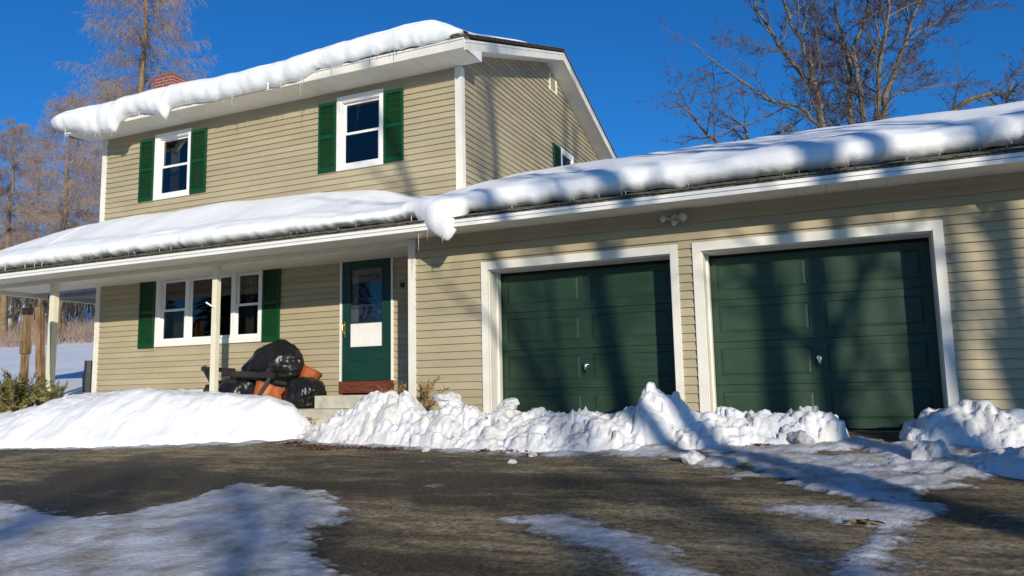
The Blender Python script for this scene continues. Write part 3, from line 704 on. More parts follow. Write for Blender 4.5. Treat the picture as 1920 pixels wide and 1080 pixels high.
# --- upper roof
def up_prof(x):
    n1 = noise.noise(Vector((x*1.3, 13, 0))); n2 = noise.noise(Vector((x*5, 19, 0)))
    zb = lerp(x, [(-8.62, 5.93), (-8.45, 5.76), (-8.2, 5.68), (-8.0, 5.66), (-7.6, 5.56), (-7.23, 5.47), (-6.9, 5.47), (-6.72, 5.41), (-6.62, 5.58), (-6.45, 5.70), (-6.0, 5.69), (-5.62, 5.60), (-5.43, 5.43), (-5.33, 5.66), (-4.8, 5.66), (-4.3, 5.60), (-3.7, 5.60), (-3.0, 5.62), (-2.5, 5.66), (-2.3, 5.70), (-2.1, 5.76), (-1, 5.77), (-.3, 5.765), (.3, 5.77), (.6, 5.83)])
    zb += .02*n2
    hang = s01((5.78-zb)/.06)
    yl = .50-.15*hang+.03*n1+.02*n2
    yl = lerp(x, [(-8.62, .75), (-8.5, .50), (-8.2, .37), (-2.4, .37), (-2.0, .41), (0, .42), (.35, .46), (.5, .55)])+.03*n1+.02*n2
    wb = .555-yl if hang > .3 else .10
    T = lerp(x, [(-8.63, .0), (-8.55, .10), (-8.4, .17), (-8.1, .23), (-7, .24), (-5, .225), (-3, .22), (-2, .24), (-1.2, .30), (-.3, .33), (.05, .30), (.25, .2), (.4, .11), (.52, .035), (.62, .0)])
    def top(Y):
        tt = T
        if x > -.2 and Y > 1.2: tt = T*(1-.35*s01((Y-1.2)/2))
        return RZ(Y)+tt+.03*noise.noise(Vector((x*.8, Y*.8, 7)))*s01(T/.2)
    yt = .80; zt_ = top(yt)
    zb = min(zb, zt_-.01)
    zm = zb+.45*(zt_-zb)
    pts = [(max(yl+wb, .56)+(.14 if hang < .3 else 0.005), 5.80 if hang < .3 else zb+.06)]
    for k in range(8):
        a = math.pi/2*k/7; pts.append((yl+wb*(1-math.sin(a)), zm-(zm-zb)*math.cos(a)))
    for k in range(1, 12):
        a = math.pi/2*k/11; gr = .045*math.exp(-((k-4.2)/1.1)**2)*max(0, .45+noise.noise(Vector((x*1.1, 37, 0)))*1.5); pts.append((yl+(yt-yl)*(1-math.cos(a))+gr, zm+(zt_-zm)*math.sin(a)))
    for k in range(1, 30):
        Y = yt+(9.5-yt)*(k/29); pts.append((Y, top(Y)))
    return pts
upper_snow = sweep('roof_snow', 'thick snow cornice curling over the eave of the upper house roof', [-8.62+.04*i for i in range(231)], up_prof, 'snow', 8, disp=.016, dscale=2.0)
# --- icicles
icm = MB().tube([(0, 0, 0), (0.02, 0, -.35), (-.01, 0, -.7), (0, 0, -1)], [1, .75, .4, .05], 5).mesh('icicle', True); icm.materials.append(M['ice'])
rnd = random.Random(4)
def icicle(par, x, y, z, L, r):
    o = bpy.data.objects.new('icicle', icm); COL.objects.link(o); o.parent = par; o.location = (x, y, z); o.scale = (r, r, L); o.rotation_euler = (0, 0, rnd.random()*6)
for i in range(60):
    x = rnd.uniform(-9.5, 9.5); pr = low_prof(x); j = rnd.choice((2, 3, 4)); y, z = pr[j]
    L = rnd.choice((.05, .07, .09, .12, .12, .18, .26)); icicle(porch_snow if x < HR else garage_snow, x, y+.01, z+.015, L, rnd.uniform(.003, .0065))
for (x, L) in ((-7.9, .34), (-7.35, .26), (-7.1, .22), (.35, .30), (.50, .42), (.55, .2), (.92, .12), (-6.9, .2)):
    pr = low_prof(x); icicle(porch_snow if x < HR else garage_snow, x, pr[4][0], pr[3][1]+.02, L, .0085)
for i in range(38):
    x = rnd.uniform(-8.3, .4); pr = up_prof(x); j = rnd.choice((2, 3, 4)); y, z = pr[j]
    L = rnd.choice((.05, .07, .10, .14, .2)); icicle(upper_snow, x, y+.01, z+.015, L, rnd.uniform(.003, .0065))
for (x, L) in ((-8.0, .30), (-3.8, .28), (-2.35, .42), (-2.3, .3), (-1.75, .2), (-1.0, .25)):
    pr = up_prof(x); icicle(upper_snow, x, pr[4][0], pr[3][1]+.02, L, .0085)

# =================================================================== SNOW ON THE GROUND
def domes(X, Y, Z, spots, rnd_, amp, rr, clip=None):
    for (x, y) in spots:
        r = rnd_.uniform(*rr); r2 = r*rnd_.uniform(.7, 1.2); a = rnd_.uniform(0, 3); c, s = math.cos(a), math.sin(a)
        dx = (X-x); dy = (Y-y); u = (dx*c+dy*s)/r; v = (-dx*s+dy*c)/r2; q = u*u+v*v; msk = q < 1
        base = Z[np.argmin(np.abs(X[:, 0]-x)), np.argmin(np.abs(Y[0]-y))]
        h = base-.3*r+r*amp*np.sqrt(np.clip(1-q, 0, 1)); Z = np.where(msk, np.maximum(Z, h), Z)
    return Z
def plates(X, Y, s, seed, amp):
    # tilted facets: each jittered cell gets its own height and slope, like broken snow blocks
    rs = np.random.RandomState(seed); J = rs.rand(64, 64, 5); xi = np.floor(X/s).astype(int); yi = np.floor(Y/s).astype(int)
    best = np.full(X.shape, 1e9); out = np.zeros(X.shape)
    for a in (-1, 0, 1):
        for b in (-1, 0, 1):
            q = J[(xi+a) % 64, (yi+b) % 64]; px = (xi+a+q[..., 0])*s; py = (yi+b+q[..., 1])*s; dx = X-px; dy = Y-py; d = np.hypot(dx, dy)
            h = amp*((q[..., 2]-.5)+1.1*((q[..., 3]-.5)*dx+(q[..., 4]-.5)*dy)/s-.5*(d/s)**2); m = d < best; best = np.where(m, d, best); out = np.where(m, h, out)
    return out
def bank(name, label, x0, x1, y0, y1, res, crest, crestY, front, back, rough, ndome, seed, mt='snowrough', backlevel=None, shift=0, chunky=1.0):
    nx = int((x1-x0)/res); ny = int((y1-y0)/res); x = np.linspace(x0, x1, nx); y = np.linspace(y0, y1, ny)
    X, Y = np.meshgrid(x, y, indexing='ij')
    c = np.interp(x, *zip(*crest))[:, None]; f = np.interp(x, *zip(*front))[:, None]; cy = np.interp(x, *zip(*crestY))[:, None]
    if shift: c = np.interp(X+shift*np.clip(Y-cy, 0, 5), *zip(*crest))
    g = asph(X, np.minimum(Y, 0))-.01
    t = np.clip((Y-f)/(cy-f+1e-6), 0, 1); fr = np.sin(t*math.pi/2)**.9
    gb = back if backlevel is None else backlevel
    u = np.clip((Y-cy)/(y1-cy+1e-6), 0, 1); u = u*u*(3-2*u)
    Z = np.where(Y < cy, g+(c-g)*fr, c*(1-u)+np.minimum(gb, c)*u)
    if shift:
        Z = Z+np.clip((Z-g)/.2, 0, 1)*(.10*fbm(X*.8+3, Y*1.2, 3)+.035*fbm(X*2.6, Y*3.4+5, 3)-.02*np.abs(fbm(X*4.5, Y*6, 3)))
        for (fx, fy, fr_, fd) in ((-2.2, -1.05, .16, .07), (-2.7, -1.15, .14, .06), (-3.3, -1.3, .18, .05), (-4.4, -1.45, .2, .05), (-1.7, -.75, .15, .07), (-5.3, -1.6, .2, .06), (-6.2, -1.3, .25, .06)):
            Z = Z-fd*np.exp(-(((X-fx)/fr_)**2+((Y-fy)/(fr_*.7))**2))
    amp = np.clip((Z-g)/.12, 0, 1); Z = np.where(Z-g > .12, Z-.055*rough*np.clip((Z-g-.12)/.1, 0, 1), Z)
    edge = .10*fbm(X*1.7+seed, Y*1.7, 4)*amp*rough
    n1 = fbm(X*5+seed, Y*5, 4, .55); n2 = np.abs(fbm(X*9+seed*2, Y*9, 3)); n3 = fbm(X*24, Y*24+seed, 2)
    Z = Z+edge*.8+rough*amp*(.07*n1-.03*n2+.034*n3)+chunky*rough*amp*(plates(X+.05*n1, Y+.05*n3, 0.21, seed, .075)+plates(X+.03*n3, Y+.03*n1, .075, seed+7, .022))
    rr = random.Random(seed)
    sp = []
    for k in range(ndome):
        xx = rr.uniform(x0+.1, x1-.1); ff = float(np.interp(xx, *zip(*front))); cc = float(np.interp(xx, *zip(*crestY)))
        sp.append((xx, ff+(cc-ff)*rr.random()**1.3*1.15))
    Z = domes(X, Y, Z, sp, rr, .62, (.03, .09))
    Z = np.where(t <= 0.0, np.minimum(Z, g-.03), Z)
    e = np.clip(np.minimum(X-x0, x1-X)/.12, 0, 1); Z = (g-.04)*(1-e)+Z*e
    return tag(link(name, grid_mesh(X, Y, Z), mt), label, 'snow bank')
bank('snow_bank', 'long knobbly ploughed snow bank in front of the entry door and both garage doors', -1.45, 5.62, -1.75, .30, .018,
     [(-1.45, .0), (-1.27, .08), (-1.0, .16), (-.75, .33), (-.41, .47), (-.08, .56), (.24, .55), (.51, .42), (.70, .33), (.88, .36), (1.05, .47), (1.2, .36), (1.45, .29), (1.70, .35), (1.8, .36), (1.95, .28), (2.14, .27), (2.4, .28), (2.63, .27), (2.67, .36), (2.71, .27), (3.05, .28), (3.40, .36), (3.44, .54), (3.50, .60), (3.56, .56), (3.66, .49), (3.8, .42), (3.94, .34), (4.27, .30), (4.5, .27), (5.07, .28), (5.25, .28), (5.35, .18), (5.45, .05), (5.5, -.04), (5.62, -.08)],
     [(-1.45, -.45), (0, -.62), (1, -.72), (3, -.72), (5.6, -.55)], [(-1.45, -.75), (-1.2, -.85), (-.72, -1.12), (.11, -1.20), (.69, -1.28), (1.76, -1.52), (2.41, -1.55), (3.53, -1.42), (4.54, -1.02), (5.2, -.85), (5.62, -.65)], .05, 1.0, 90, 5)
bank('snow_bank', 'smooth rounded snow bank left of the front step, below the porch posts', -17, -1.22, -2.35, 1.1, .03,
     [(-17, .55), (-8.3, .45), (-7.3, .40), (-6.6, .40), (-6.2, .50), (-5.7, .58), (-4.85, .60), (-3.7, .62), (-2.7, .57), (-2.0, .50), (-1.6, .37), (-1.4, .20), (-1.22, -.02)],
     [(-17, -.9), (-6, -.75), (-1.2, -.45)], [(-17, -2.2), (-7, -2.02), (-5.67, -1.98), (-3.9, -1.72), (-2.4, -1.32), (-1.5, -1.0), (-1.2, -.8)], .0, .40, 14, 9, mt='snow', backlevel=.60, shift=.85, chunky=.12)
bank('snow_bank', 'shadow-streaked snow heap against the wall right of the second garage door', 5.92, 10.5, -1.45, .0, .02,
     [(5.92, -.05), (6.02, .06), (6.14, .16), (6.22, .26), (6.45, .35), (6.75, .35), (7.0, .31), (7.6, .4), (8.5, .34), (10.5, .3)],
     [(5.9, -.50), (6.4, -.60), (10.5, -.65)], [(5.9, -.75), (6.3, -1.0), (7, -1.15), (10.5, -1.3)], .22, .95, 40, 21)
bank('snow_bank', 'low blue-shaded snow ridge along the right edge of the driveway', 6.15, 11, -3.4, -1.1, .025,
     [(6.15, -.16), (6.5, -.10), (6.75, .02), (7.05, .12), (7.5, .16), (8.5, .2), (11, .2)],
     [(6.1, -1.75), (7, -1.8), (11, -2.0)], [(6.1, -1.95), (6.5, -2.1), (6.9, -2.6), (7.3, -3.1), (11, -3.3)], .0, .7, 50, 33, backlevel=-.12)
# packed snow and slush sheet
def sdpoly(X, Y, poly):
    d = np.full(X.shape, 1e9); ins = np.zeros(X.shape, bool); n = len(poly)
    for i in range(n):
        ax, ay = poly[i]; bx, by = poly[(i+1) % n]; ex, ey = bx-ax, by-ay; L = ex*ex+ey*ey+1e-12
        t = np.clip(((X-ax)*ex+(Y-ay)*ey)/L, 0, 1); d = np.minimum(d, np.hypot(X-ax-t*ex, Y-ay-t*ey))
        c = ((ay > Y) != (by > Y)) & (X < (bx-ax)*(Y-ay)/(by-ay+1e-12)+ax); ins ^= c
    return np.where(ins, d, -d)
PB = [(-9, -4.9), (-3.2, -4.25), (-1.63, -4.42), (-0.98, -4.62), (-0.36, -4.80), (0.0, -4.65), (0.20, -4.35), (0.12, -3.75), (0.15, -3.4), (0.66, -3.28), (1.25, -3.6), (1.75, -4.0), (2.17, -4.4), (2.0, -4.62), (2.22, -4.96), (2.5, -5.25), (2.89, -5.51), (3.1, -6.1), (3.4, -7.4), (-9, -7.4)]
PM = [(3.10, -4.10), (3.49, -4.06), (3.72, -4.00), (3.98, -4.15), (4.30, -4.22), (4.62, -4.68), (4.9, -5.02), (5.05, -5.6), (4.75, -5.5), (4.45, -5.08), (4.09, -4.72), (3.63, -4.45)]
PR = [(5.05, -3.55), (5.3, -3.45), (5.61, -3.48), (5.88, -3.15), (6.1, -3.38), (5.90, -3.8), (5.80, -4.13), (5.70, -4.47), (5.74, -4.83), (5.80, -5.4), (5.45, -5.4), (5.42, -4.89), (5.50, -4.6), (5.58, -4.27), (5.62, -3.9), (5.40, -3.74)]
PS = [(2.31, -1.35), (3.29, -1.62), (4.01, -1.85), (4.81, -2.35), (5.18, -2.9), (5.6, -3.05), (5.85, -3.18), (6.13, -2.95), (6.56, -2.18), (7.2, -2.4), (7.4, -.6), (6.2, -.55), (5.5, -.35), (4.6, -.7), (3.4, -1.1)]
PE = [(-9, -1.6), (-5.67, -2.06), (-3.9, -1.86), (-2.42, -1.52), (-1.4, -1.2), (-.72, -1.38), (.11, -1.40), (.69, -1.45), (1.76, -1.66), (2.5, -1.72), (3.5, -1.72), (4.0, -1.9), (4, -.9), (0, -.8), (-1.4, -.1), (-9, -1)]
sx = np.arange(-6.0, 7.8, .03); sy = np.arange(-7.0, -.25, .03); X, Y = np.meshgrid(sx, sy, indexing='ij')
wob = .16*fbm(X*1.6, Y*1.6, 3)+.20*fbm(X*5, Y*8, 5, .72)
sd = np.maximum.reduce([sdpoly(X, Y, PB)+wob, sdpoly(X, Y, PM)+wob*.8, sdpoly(X, Y, PR)+.07+wob*.7])
st = np.minimum(sdpoly(X, Y, PS), .25)+.55*fbm(X*3.2, Y*3.2, 5, .65)-.05
se = np.minimum(sdpoly(X, Y, PE), .10)+.25*fbm(X*4, Y*4+9, 4, .6)-.02
# small stray remnants
stray = .34*fbm(X*1.3+40, Y*2.6+3, 6, .62)-.155
h = np.maximum.reduce([np.where(sd > 0, np.minimum(sd*.10, .014+sd*.05), sd*.2), st*.10, se*.11, np.where(X > 1.2, stray, -.3)*.05]); h = np.minimum(h, .045+.03*fbm(X*3, Y*3, 3))
h = np.where(h > 0, h+.012*np.abs(fbm(X*14, Y*14, 3))*np.clip(h/.01, 0, 1), h)
Z = asph(X, Y)+.012*fbm(X*.6, Y*.6, 3)*np.clip(-Y, 0, 1)+np.clip(h, -.03, .08)
k = (h[:-1, :-1] > -.012) | (h[1:, 1:] > -.012) | (h[1:, :-1] > -.012) | (h[:-1, 1:] > -.012)
pme = grid_mesh(X, Y, Z, k)
if len(pme.vertices) == X.size:
    at_ = pme.attributes.new('thick', 'FLOAT', 'POINT'); at_.data.foreach_set('value', np.clip(h, 0, .05).astype(np.float32).ravel())
mp_ = M['snowdirt'].copy(); mp_.name = 'thin_ice_and_snow'; N_ = mp_.node_tree; p_ = N_.nodes['Principled BSDF']; src = p_.inputs['Base Color'].links[0].from_socket
an = N_.nodes.new('ShaderNodeAttribute'); an.attribute_name = 'thick'; tcn = N_.nodes.new('ShaderNodeTexCoord'); nn = N_.nodes.new('ShaderNodeTexNoise'); nn.inputs['Scale'].default_value = 16; nn.inputs['Detail'].default_value = 8; nn.inputs['Roughness'].default_value = .75
N_.links.new(tcn.outputs['Object'], nn.inputs[0]); ma = N_.nodes.new('ShaderNodeMath'); ma.operation = 'MULTIPLY_ADD'; ma.inputs[1].default_value = 62.0; N_.links.new(an.outputs['Fac'], ma.inputs[0])
sb = N_.nodes.new('ShaderNodeMath'); sb.operation = 'MULTIPLY_ADD'; sb.inputs[1].default_value = 3.2; sb.inputs[2].default_value = -1.45; N_.links.new(nn.outputs[0], sb.inputs[0]); N_.links.new(sb.outputs[0], ma.inputs[2]); ma.use_clamp = True
mx = N_.nodes.new('ShaderNodeMix'); mx.data_type = 'RGBA'; mx.inputs[6].default_value = (.10, .082, .056, 1); N_.links.new(ma.outputs[0], mx.inputs[0]); N_.links.new(src, mx.inputs[7]); N_.links.new(mx.outputs[2], p_.inputs['Base Color'])
tag(link('packed_snow', pme, mp_), 'patches of thin packed snow and slush left on the driveway', 'snow', kind='stuff')
# loose chunks
def chunk(x, y, s, label, seed, mt='snowrough', zz=None, sq=.7):
    bm = bmesh.new(); bmesh.ops.create_icosphere(bm, subdivisions=3, radius=1)
    for v in bm.verts:
        q = v.co*1.3+Vector((seed*3.1, 0, 0)); v.co *= 1+.55*noise.noise(q)+.18*noise.noise(q*3)
        v.co.z *= sq
    me = bpy.data.meshes.new('chunk'); bm.to_mesh(me); bm.free()
    o = link('snow_chunk', me, mt, smooth=False); o.location = (x, y, (asph(x, y) if zz is None else zz)+s*.35); o.scale = (s*1.25, s, s); o.rotation_euler = (0, 0, seed)
    return tag(o, label, 'snow chunk')
chunk(4.18, -1.88, .10, 'dirty leaf-flecked snow lump lying alone on the driveway before the big bank', 1)
chunk(5.03, -.82, .13, 'grey icy block at the foot of the bank near the right garage door', 2, 'snowdirt')
chunk(6.16, -1.62, .13, 'upright white snow chunk on the slush in front of the right heap', 3, sq=1.1)
chunk(2.44, -2.12, .035, 'small white snow crumb on bare asphalt in front of the left garage door', 4)
chunk(1.11, -1.52, .05, 'tiny snow ball beside the leaf line at the foot of the bank', 5)
chunk(1.80, -.72, .10, 'rounded snow clod on the bank by the left jamb of the left garage door', 6, zz=.30)
chunk(.98, -.75, .13, 'round snow clod on the bank crest between the dry plant and the left garage door', 7, zz=.36)
chunk(2.5, -1.72, .045, 'small round snow lump on the slush below the left garage door', 8)
chunk(6.02, -1.85, .035, 'crumb of snow just left of the right driveway ridge', 9)
chunk(-.55, -1.0, .10, 'snow block at the left foot of the big bank near the walk', 10)

# =================================================================== leaves
def leaves(name, label, pts, sz, mt, seed, n):
    r = random.Random(seed); m = MB()
    for i in range(n):
        c = r.choice(pts); x = r.gauss(c[0], c[3]); y = r.gauss(c[1], c[4]); z = c[2] if c[2] is not None else asph(x, y)+.012
        z += r.random()*.025; s = sz*r.uniform(.6, 1.3); a = r.random()*6.28; t = r.uniform(-.5, .5); b = len(m.v)
        u = Vector((math.cos(a), math.sin(a), t*.5))*s; v = Vector((-math.sin(a), math.cos(a), r.uniform(-.6, .6)))*s*.6
        p = Vector((x, y, z)); m.v += [tuple(p-u), tuple(p-v), tuple(p+u), tuple(p+v)]; m.f.append((b, b+1, b+2, b+3))
    return tag(m.build(name, mt, fix=False), label, 'leaves', kind='stuff')
leaves('dead_leaves', 'reddish brown leaf litter strip along the foot of the big snow bank', [(-1.0, -1.22, None, .10, .02), (-.6, -1.37, None, .22, .018), (-.2, -1.45, None, .28, .016), (.3, -1.50, None, .22, .016), (.7, -1.54, None, .12, .015), (-.3, -1.62, None, .12, .02)], .022, 'redleaf', 2, 520)
leaves('dead_leaves', 'small dark red leaf clump on the slush before the right garage door', [(4.68, -1.02, None, .07, .02), (4.78, -1.05, None, .05, .015)], .03, 'redleaf', 3, 60)
leaves('dead_leaves', 'orange brown leaves on the narrow snow strip at the right of the driveway', [(5.60, -3.86, None, .05, .02)], .028, 'drystem', 4, 40)
leaves('dead_leaves', 'brown leaf litter beside the porch slab between the two snow banks', [(-1.95, -.02, .14, .14, .035), (-1.8, -.1, .12, .1, .03)], .03, 'drystem', 5, 140)
leaves('dead_leaves', 'scattered brown leaf bits at the foot of the bank below the left garage door', [(2.15, -1.55, None, .12, .02), (1.85, -1.56, None, .06, .02)], .022, 'redleaf', 6, 60)

# =================================================================== RUBBISH PILE ON THE PORCH
def bag(name, label, c, r, seed, squash=1.0, neck=None, fold=1.0, peak=False):
    bm = bmesh.new(); bmesh.ops.create_icosphere(bm, subdivisions=5, radius=1)
    for v in bm.verts:
        p = v.co.copy(); a = math.atan2(p.y, p.x); q = p*1.6+Vector((seed, 0, 0))
        f = 1+.16*noise.noise(q)+.06*noise.noise(q*2.7)
        rid = 1-abs(noise.noise(Vector((math.cos(a)*3.2+seed, math.sin(a)*3.2, p.z*.9))))*2
        f += .045*fold*rid*(.4+.6*(1-abs(p.z)))
        rid2 = 1-abs(noise.noise(p*5+Vector((seed*2, 0, 0))))*2
        f += .022*fold*rid2
        p *= f
        if p.z < -.55: p.z = -.55+(p.z+.55)*.25; p.x *= 1.06; p.y *= 1.06
        if neck and v.co.z > .82: k = (v.co.z-.82)/.18; p.z += .10*k; p.x *= 1-.5*k; p.y *= 1-.5*k
        if peak and p.z > -.2: k = (p.z+.2)/1.2; p.x = p.x*(1-.30*k)+.22*k; p.y *= 1-.2*k; p.z *= 1.06
        v.co = Vector((p.x*r[0], p.y*r[1], p.z*r[2]))
    me = bpy.data.meshes.new('bag'); bm.to_mesh(me); bm.free()
    o = link(name, me, 'blackbag', smooth=True); o.location = c; return tag(o, label, 'rubbish bag')
bag('rubbish_bag', 'big glossy black rubbish bag on top of the pile under the window', (-3.12, .78, 1.00), (.59, .34, .325), 3, neck=True, fold=1.2, peak=True)
bag('rubbish_bag', 'slumped black rubbish bag at the left bottom of the pile behind the snow', (-3.60, .62, .52), (.42, .30, .32), 9, fold=1.3)
bag('rubbish_bag', 'crinkled black rubbish bag at the right of the pile beside the door step', (-2.36, .66, .49), (.34, .30, .28), 14, fold=1.5)
def tub(label, loc, rot, r0, r1, h):
    e = empty('plastic_tub', label, 'tub', loc, 'orange tubs in the rubbish pile'); e.rotation_euler = rot
    m = MB(); n = 24; prof = []
    for (rr_, z) in ((r0*.0+.001, 0), (r0, 0), (r1, h), (r1*.94, h), (r0*.93, .015)): prof.append((rr_, z))
    b = 0
    for (rr_, z) in prof[1:]:
        for k in range(n):
            a = 2*math.pi*k/n; w_ = 1+.025*(k % 2); m.v.append((rr_*w_*math.cos(a), rr_*w_*math.sin(a), z))
    for i in range(3):
        for k in range(n): k2 = (k+1) % n; m.f.append((i*n+k, i*n+k2, (i+1)*n+k2, (i+1)*n+k))
    m.f.append(tuple(range(n))[::-1]); m.f.append(tuple(3*n+k for k in range(n)))
    m.build('tub_body', 'orange', e, fix=True)
    m = MB(); m.tube([(r1*1.02*math.cos(2*math.pi*k/24), r1*1.02*math.sin(2*math.pi*k/24), h) for k in range(25)], .012, 5, cap=False); m.build('rim', 'orange', e)
tub('orange ribbed tub lying between the two lower black bags', (-2.98, .36, .36), (-.35, .25, .2), .14, .19, .30)
tub('orange ribbed tub tipped over just left of the right black bag', (-2.72, .40, .34), (-.4, -.5, -.3), .10, .14, .24)
tub('orange tub poking out behind the right black bag, high on the pile', (-2.55, .92, .70), (-.2, .45, .3), .13, .16, .22)
tub('orange tub half hidden at the left under the black frame', (-3.98, .80, .50), (1.2, .0, -.2), .08, .11, .18)
fr = empty('folding_bench', 'dark metal bench frame lying across the rubbish pile', 'bench frame', (-3.4, .35, .3))
def at2(o): o.matrix_parent_inverse = Matrix.Translation((3.4, -.35, -.3)); return o
def bar(p, q, a, b, nm='beam'):
    p, q = Vector(p), Vector(q); d = (q-p); L = d.length; m = MB().box(-a/2, a/2, -b/2, b/2, 0, L); me = m.mesh(nm, True)
    bm = bmesh.new(); bm.from_mesh(me); bmesh.ops.bevel(bm, geom=bm.edges[:], offset=.006, segments=2, affect='EDGES'); bm.to_mesh(me); bm.free()
    me.transform(Matrix.Translation(p) @ d.to_track_quat('Z', 'Y').to_matrix().to_4x4()); return at2(link(nm, me, 'darkmetal', fr))
bar((-4.25, .40, .95), (-3.55, .38, .90), .07, .07); bar((-3.75, .36, .86), (-2.68, .30, .80), .09, .09)
bar((-2.70, .30, .82), (-2.98, .18, .32), .05, .05, 'leg'); bar((-4.22, .40, .98), (-4.02, .40, .70), .07, .06, 'leg'); bar((-4.02, .40, .72), (-3.5, .38, .72), .06, .06)
bar((-4.05, .36, .68), (-4.25, .34, .30), .12, .05, 'leg'); bar((-3.30, .34, .80), (-2.55, .55, .66), .05, .05)
m = MB(); m.tube([(-2.74, .27, .86), (-2.70, .25, .90)], .045, 10); at2(m.build('end_cap', 'darkmetal', fr))
m = MB(); m.tube([(-3.02, .19, .30), (-2.92, .17, .30)], .05, 10); at2(m.build('foot', 'darkmetal', fr))
# =================================================================== BY THE HOUSE
# two weathered posts
for (lab, pts, w_) in (('weathered brown timber post with a dark top, left of the pair before the porch', ((-7.20, -.62, .25), (-7.20, -.62, 2.03)), .095),
                       ('weathered lighter timber post leaning right, right of the pair before the porch', ((-6.86, -.52, .25), (-7.00, -.55, 2.06)), .105)):
    p, q = Vector(pts[0]), Vector(pts[1]); d = q-p; m = MB(); n = 14
    L = d.length; me = MB()
    for k in range(8): me.box(-w_/2+.0, w_/2, -w_/2, w_/2, L*k/8, L*(k+1)/8-.0001)
    mm = MB().box(-w_/2, w_/2, -w_/2, w_/2, 0, L).mesh('timber', True)
    bm = bmesh.new(); bm.from_mesh(mm); bmesh.ops.subdivide_edges(bm, edges=bm.edges[:], cuts=5, use_grid_fill=True)
    for v in bm.verts: v.co += Vector((noise.noise(v.co*6), noise.noise(v.co*6+Vector((9, 0, 0))), noise.noise(v.co*9)*.6))*.016
    bm.to_mesh(mm); bm.free(); mm.transform(d.to_track_quat('Z', 'Y').to_matrix().to_4x4())
    o = link('timber_post', mm, 'wood'); o.location = p; tag(o, lab, 'post')
    if 'left of the pair' in lab:
        b2 = MB().box(-.05, .07, -.075, .06, 1.02, 1.24).build('block', 'wood', o, bevel=.01); c2 = MB().box(-.06, .06, -.06, .06, 1.68, 1.80).build('top_wrap', 'darkmetal', o, bevel=.01)
m = MB()                           # bin
def cyl(m, x, y, z0, z1, r, n=16): m.tube([(x, y, z0), (x, y, z1)], r, n)
e = empty('bin', 'small dark grey bin standing at the left corner of the house', 'bin', (-8.38, 1.5, .50))
m = MB(); m.tube([(0, 0, 0), (0, 0, .48)], [.105, .12], 16); m.build('bin_body', 'bin', e, smooth=False)
m = MB(); m.tube([(0, 0, .485), (0, 0, .56), (0, 0, .74)], [.10, .095, .092], 16); m.build('inner_can', 'bin', e)
P(MB().box(-8.75, -8.05, 1.3, 2.6, .46, .56).build('side_step', 'wood', house, bevel=.01), house)
# juniper
def sprays(name, label, cat, base, n, hmax, spread, seed, mt, leafn=34, ls=.022):
    r = random.Random(seed); e = empty(name, label, cat, base); st = MB(); lf = MB()
    for i in range(n):
        a = r.uniform(0, 6.28); el = r.uniform(.10, 1.2); L = hmax*r.uniform(.55, 1.0)*(1.0 if el > .6 else spread)
        d = Vector((math.cos(a)*math.cos(el), math.sin(a)*math.cos(el)*.6, math.sin(el))); p = Vector((r.uniform(-.12, .12), r.uniform(-.08, .08), 0)); pts = [p.copy()]
        for k in range(6):
            p = p+d*L/6; d = (d+Vector((r.uniform(-.15, .15), r.uniform(-.15, .15), .02-.10*k/6))).normalized(); pts.append(p.copy())
        st.tube(pts, [.012*(1-k/7.5) for k in range(7)], 4, cap=False)
        for k in range(leafn):
            t = r.uniform(.25, 1.0); j = min(int(t*6), 5); q = pts[j].lerp(pts[j+1], t*6-j)
            dd = (pts[j+1]-pts[j]).normalized(); s = Vector((r.gauss(0, 1), r.gauss(0, 1), r.gauss(0, .6))).normalized()
            u = (dd*.8+s*.8).normalized(); LL = ls*r.uniform(2.2, 4.5); w_ = u.cross(s).normalized()*ls*r.uniform(.3, .6) if u.cross(s).length > .01 else Vector((ls*.4, 0, 0))
            b = len(lf.v); lf.v += [tuple(q), tuple(q+u*LL*.5+w_), tuple(q+u*LL), tuple(q+u*LL*.5-w_)]; lf.f.append((b, b+1, b+2, b+3))
    st.build('stem', 'bark2', e, fix=False); lf.build('foliage', mt, e, fix=False); return e
sprays('shrub', 'low spreading juniper shrub with olive green sprays in the snow at the far left', 'shrub', (-6.80, -1.0, .30), 95, .74, 1.15, 3, 'juniper', 90, .020)
sprays('shrub', 'smaller juniper spray right of the big shrub, leaning over the snow bank', 'shrub', (-5.95, -.95, .42), 16, .40, 1.2, 5, 'juniper', 70, .018)
sprays('dry_plant', 'upright dry brown plant stalk at the garage corner post', 'plant', (.34, -.32, .32), 14, .52, .30, 8, 'drystem', 26, .022)
sprays('dry_plant', 'short dead brown sprig in the shade beside the entry door', 'plant', (-.25, .15, .38), 10, .30, .6, 12, 'drystem', 22, .018)

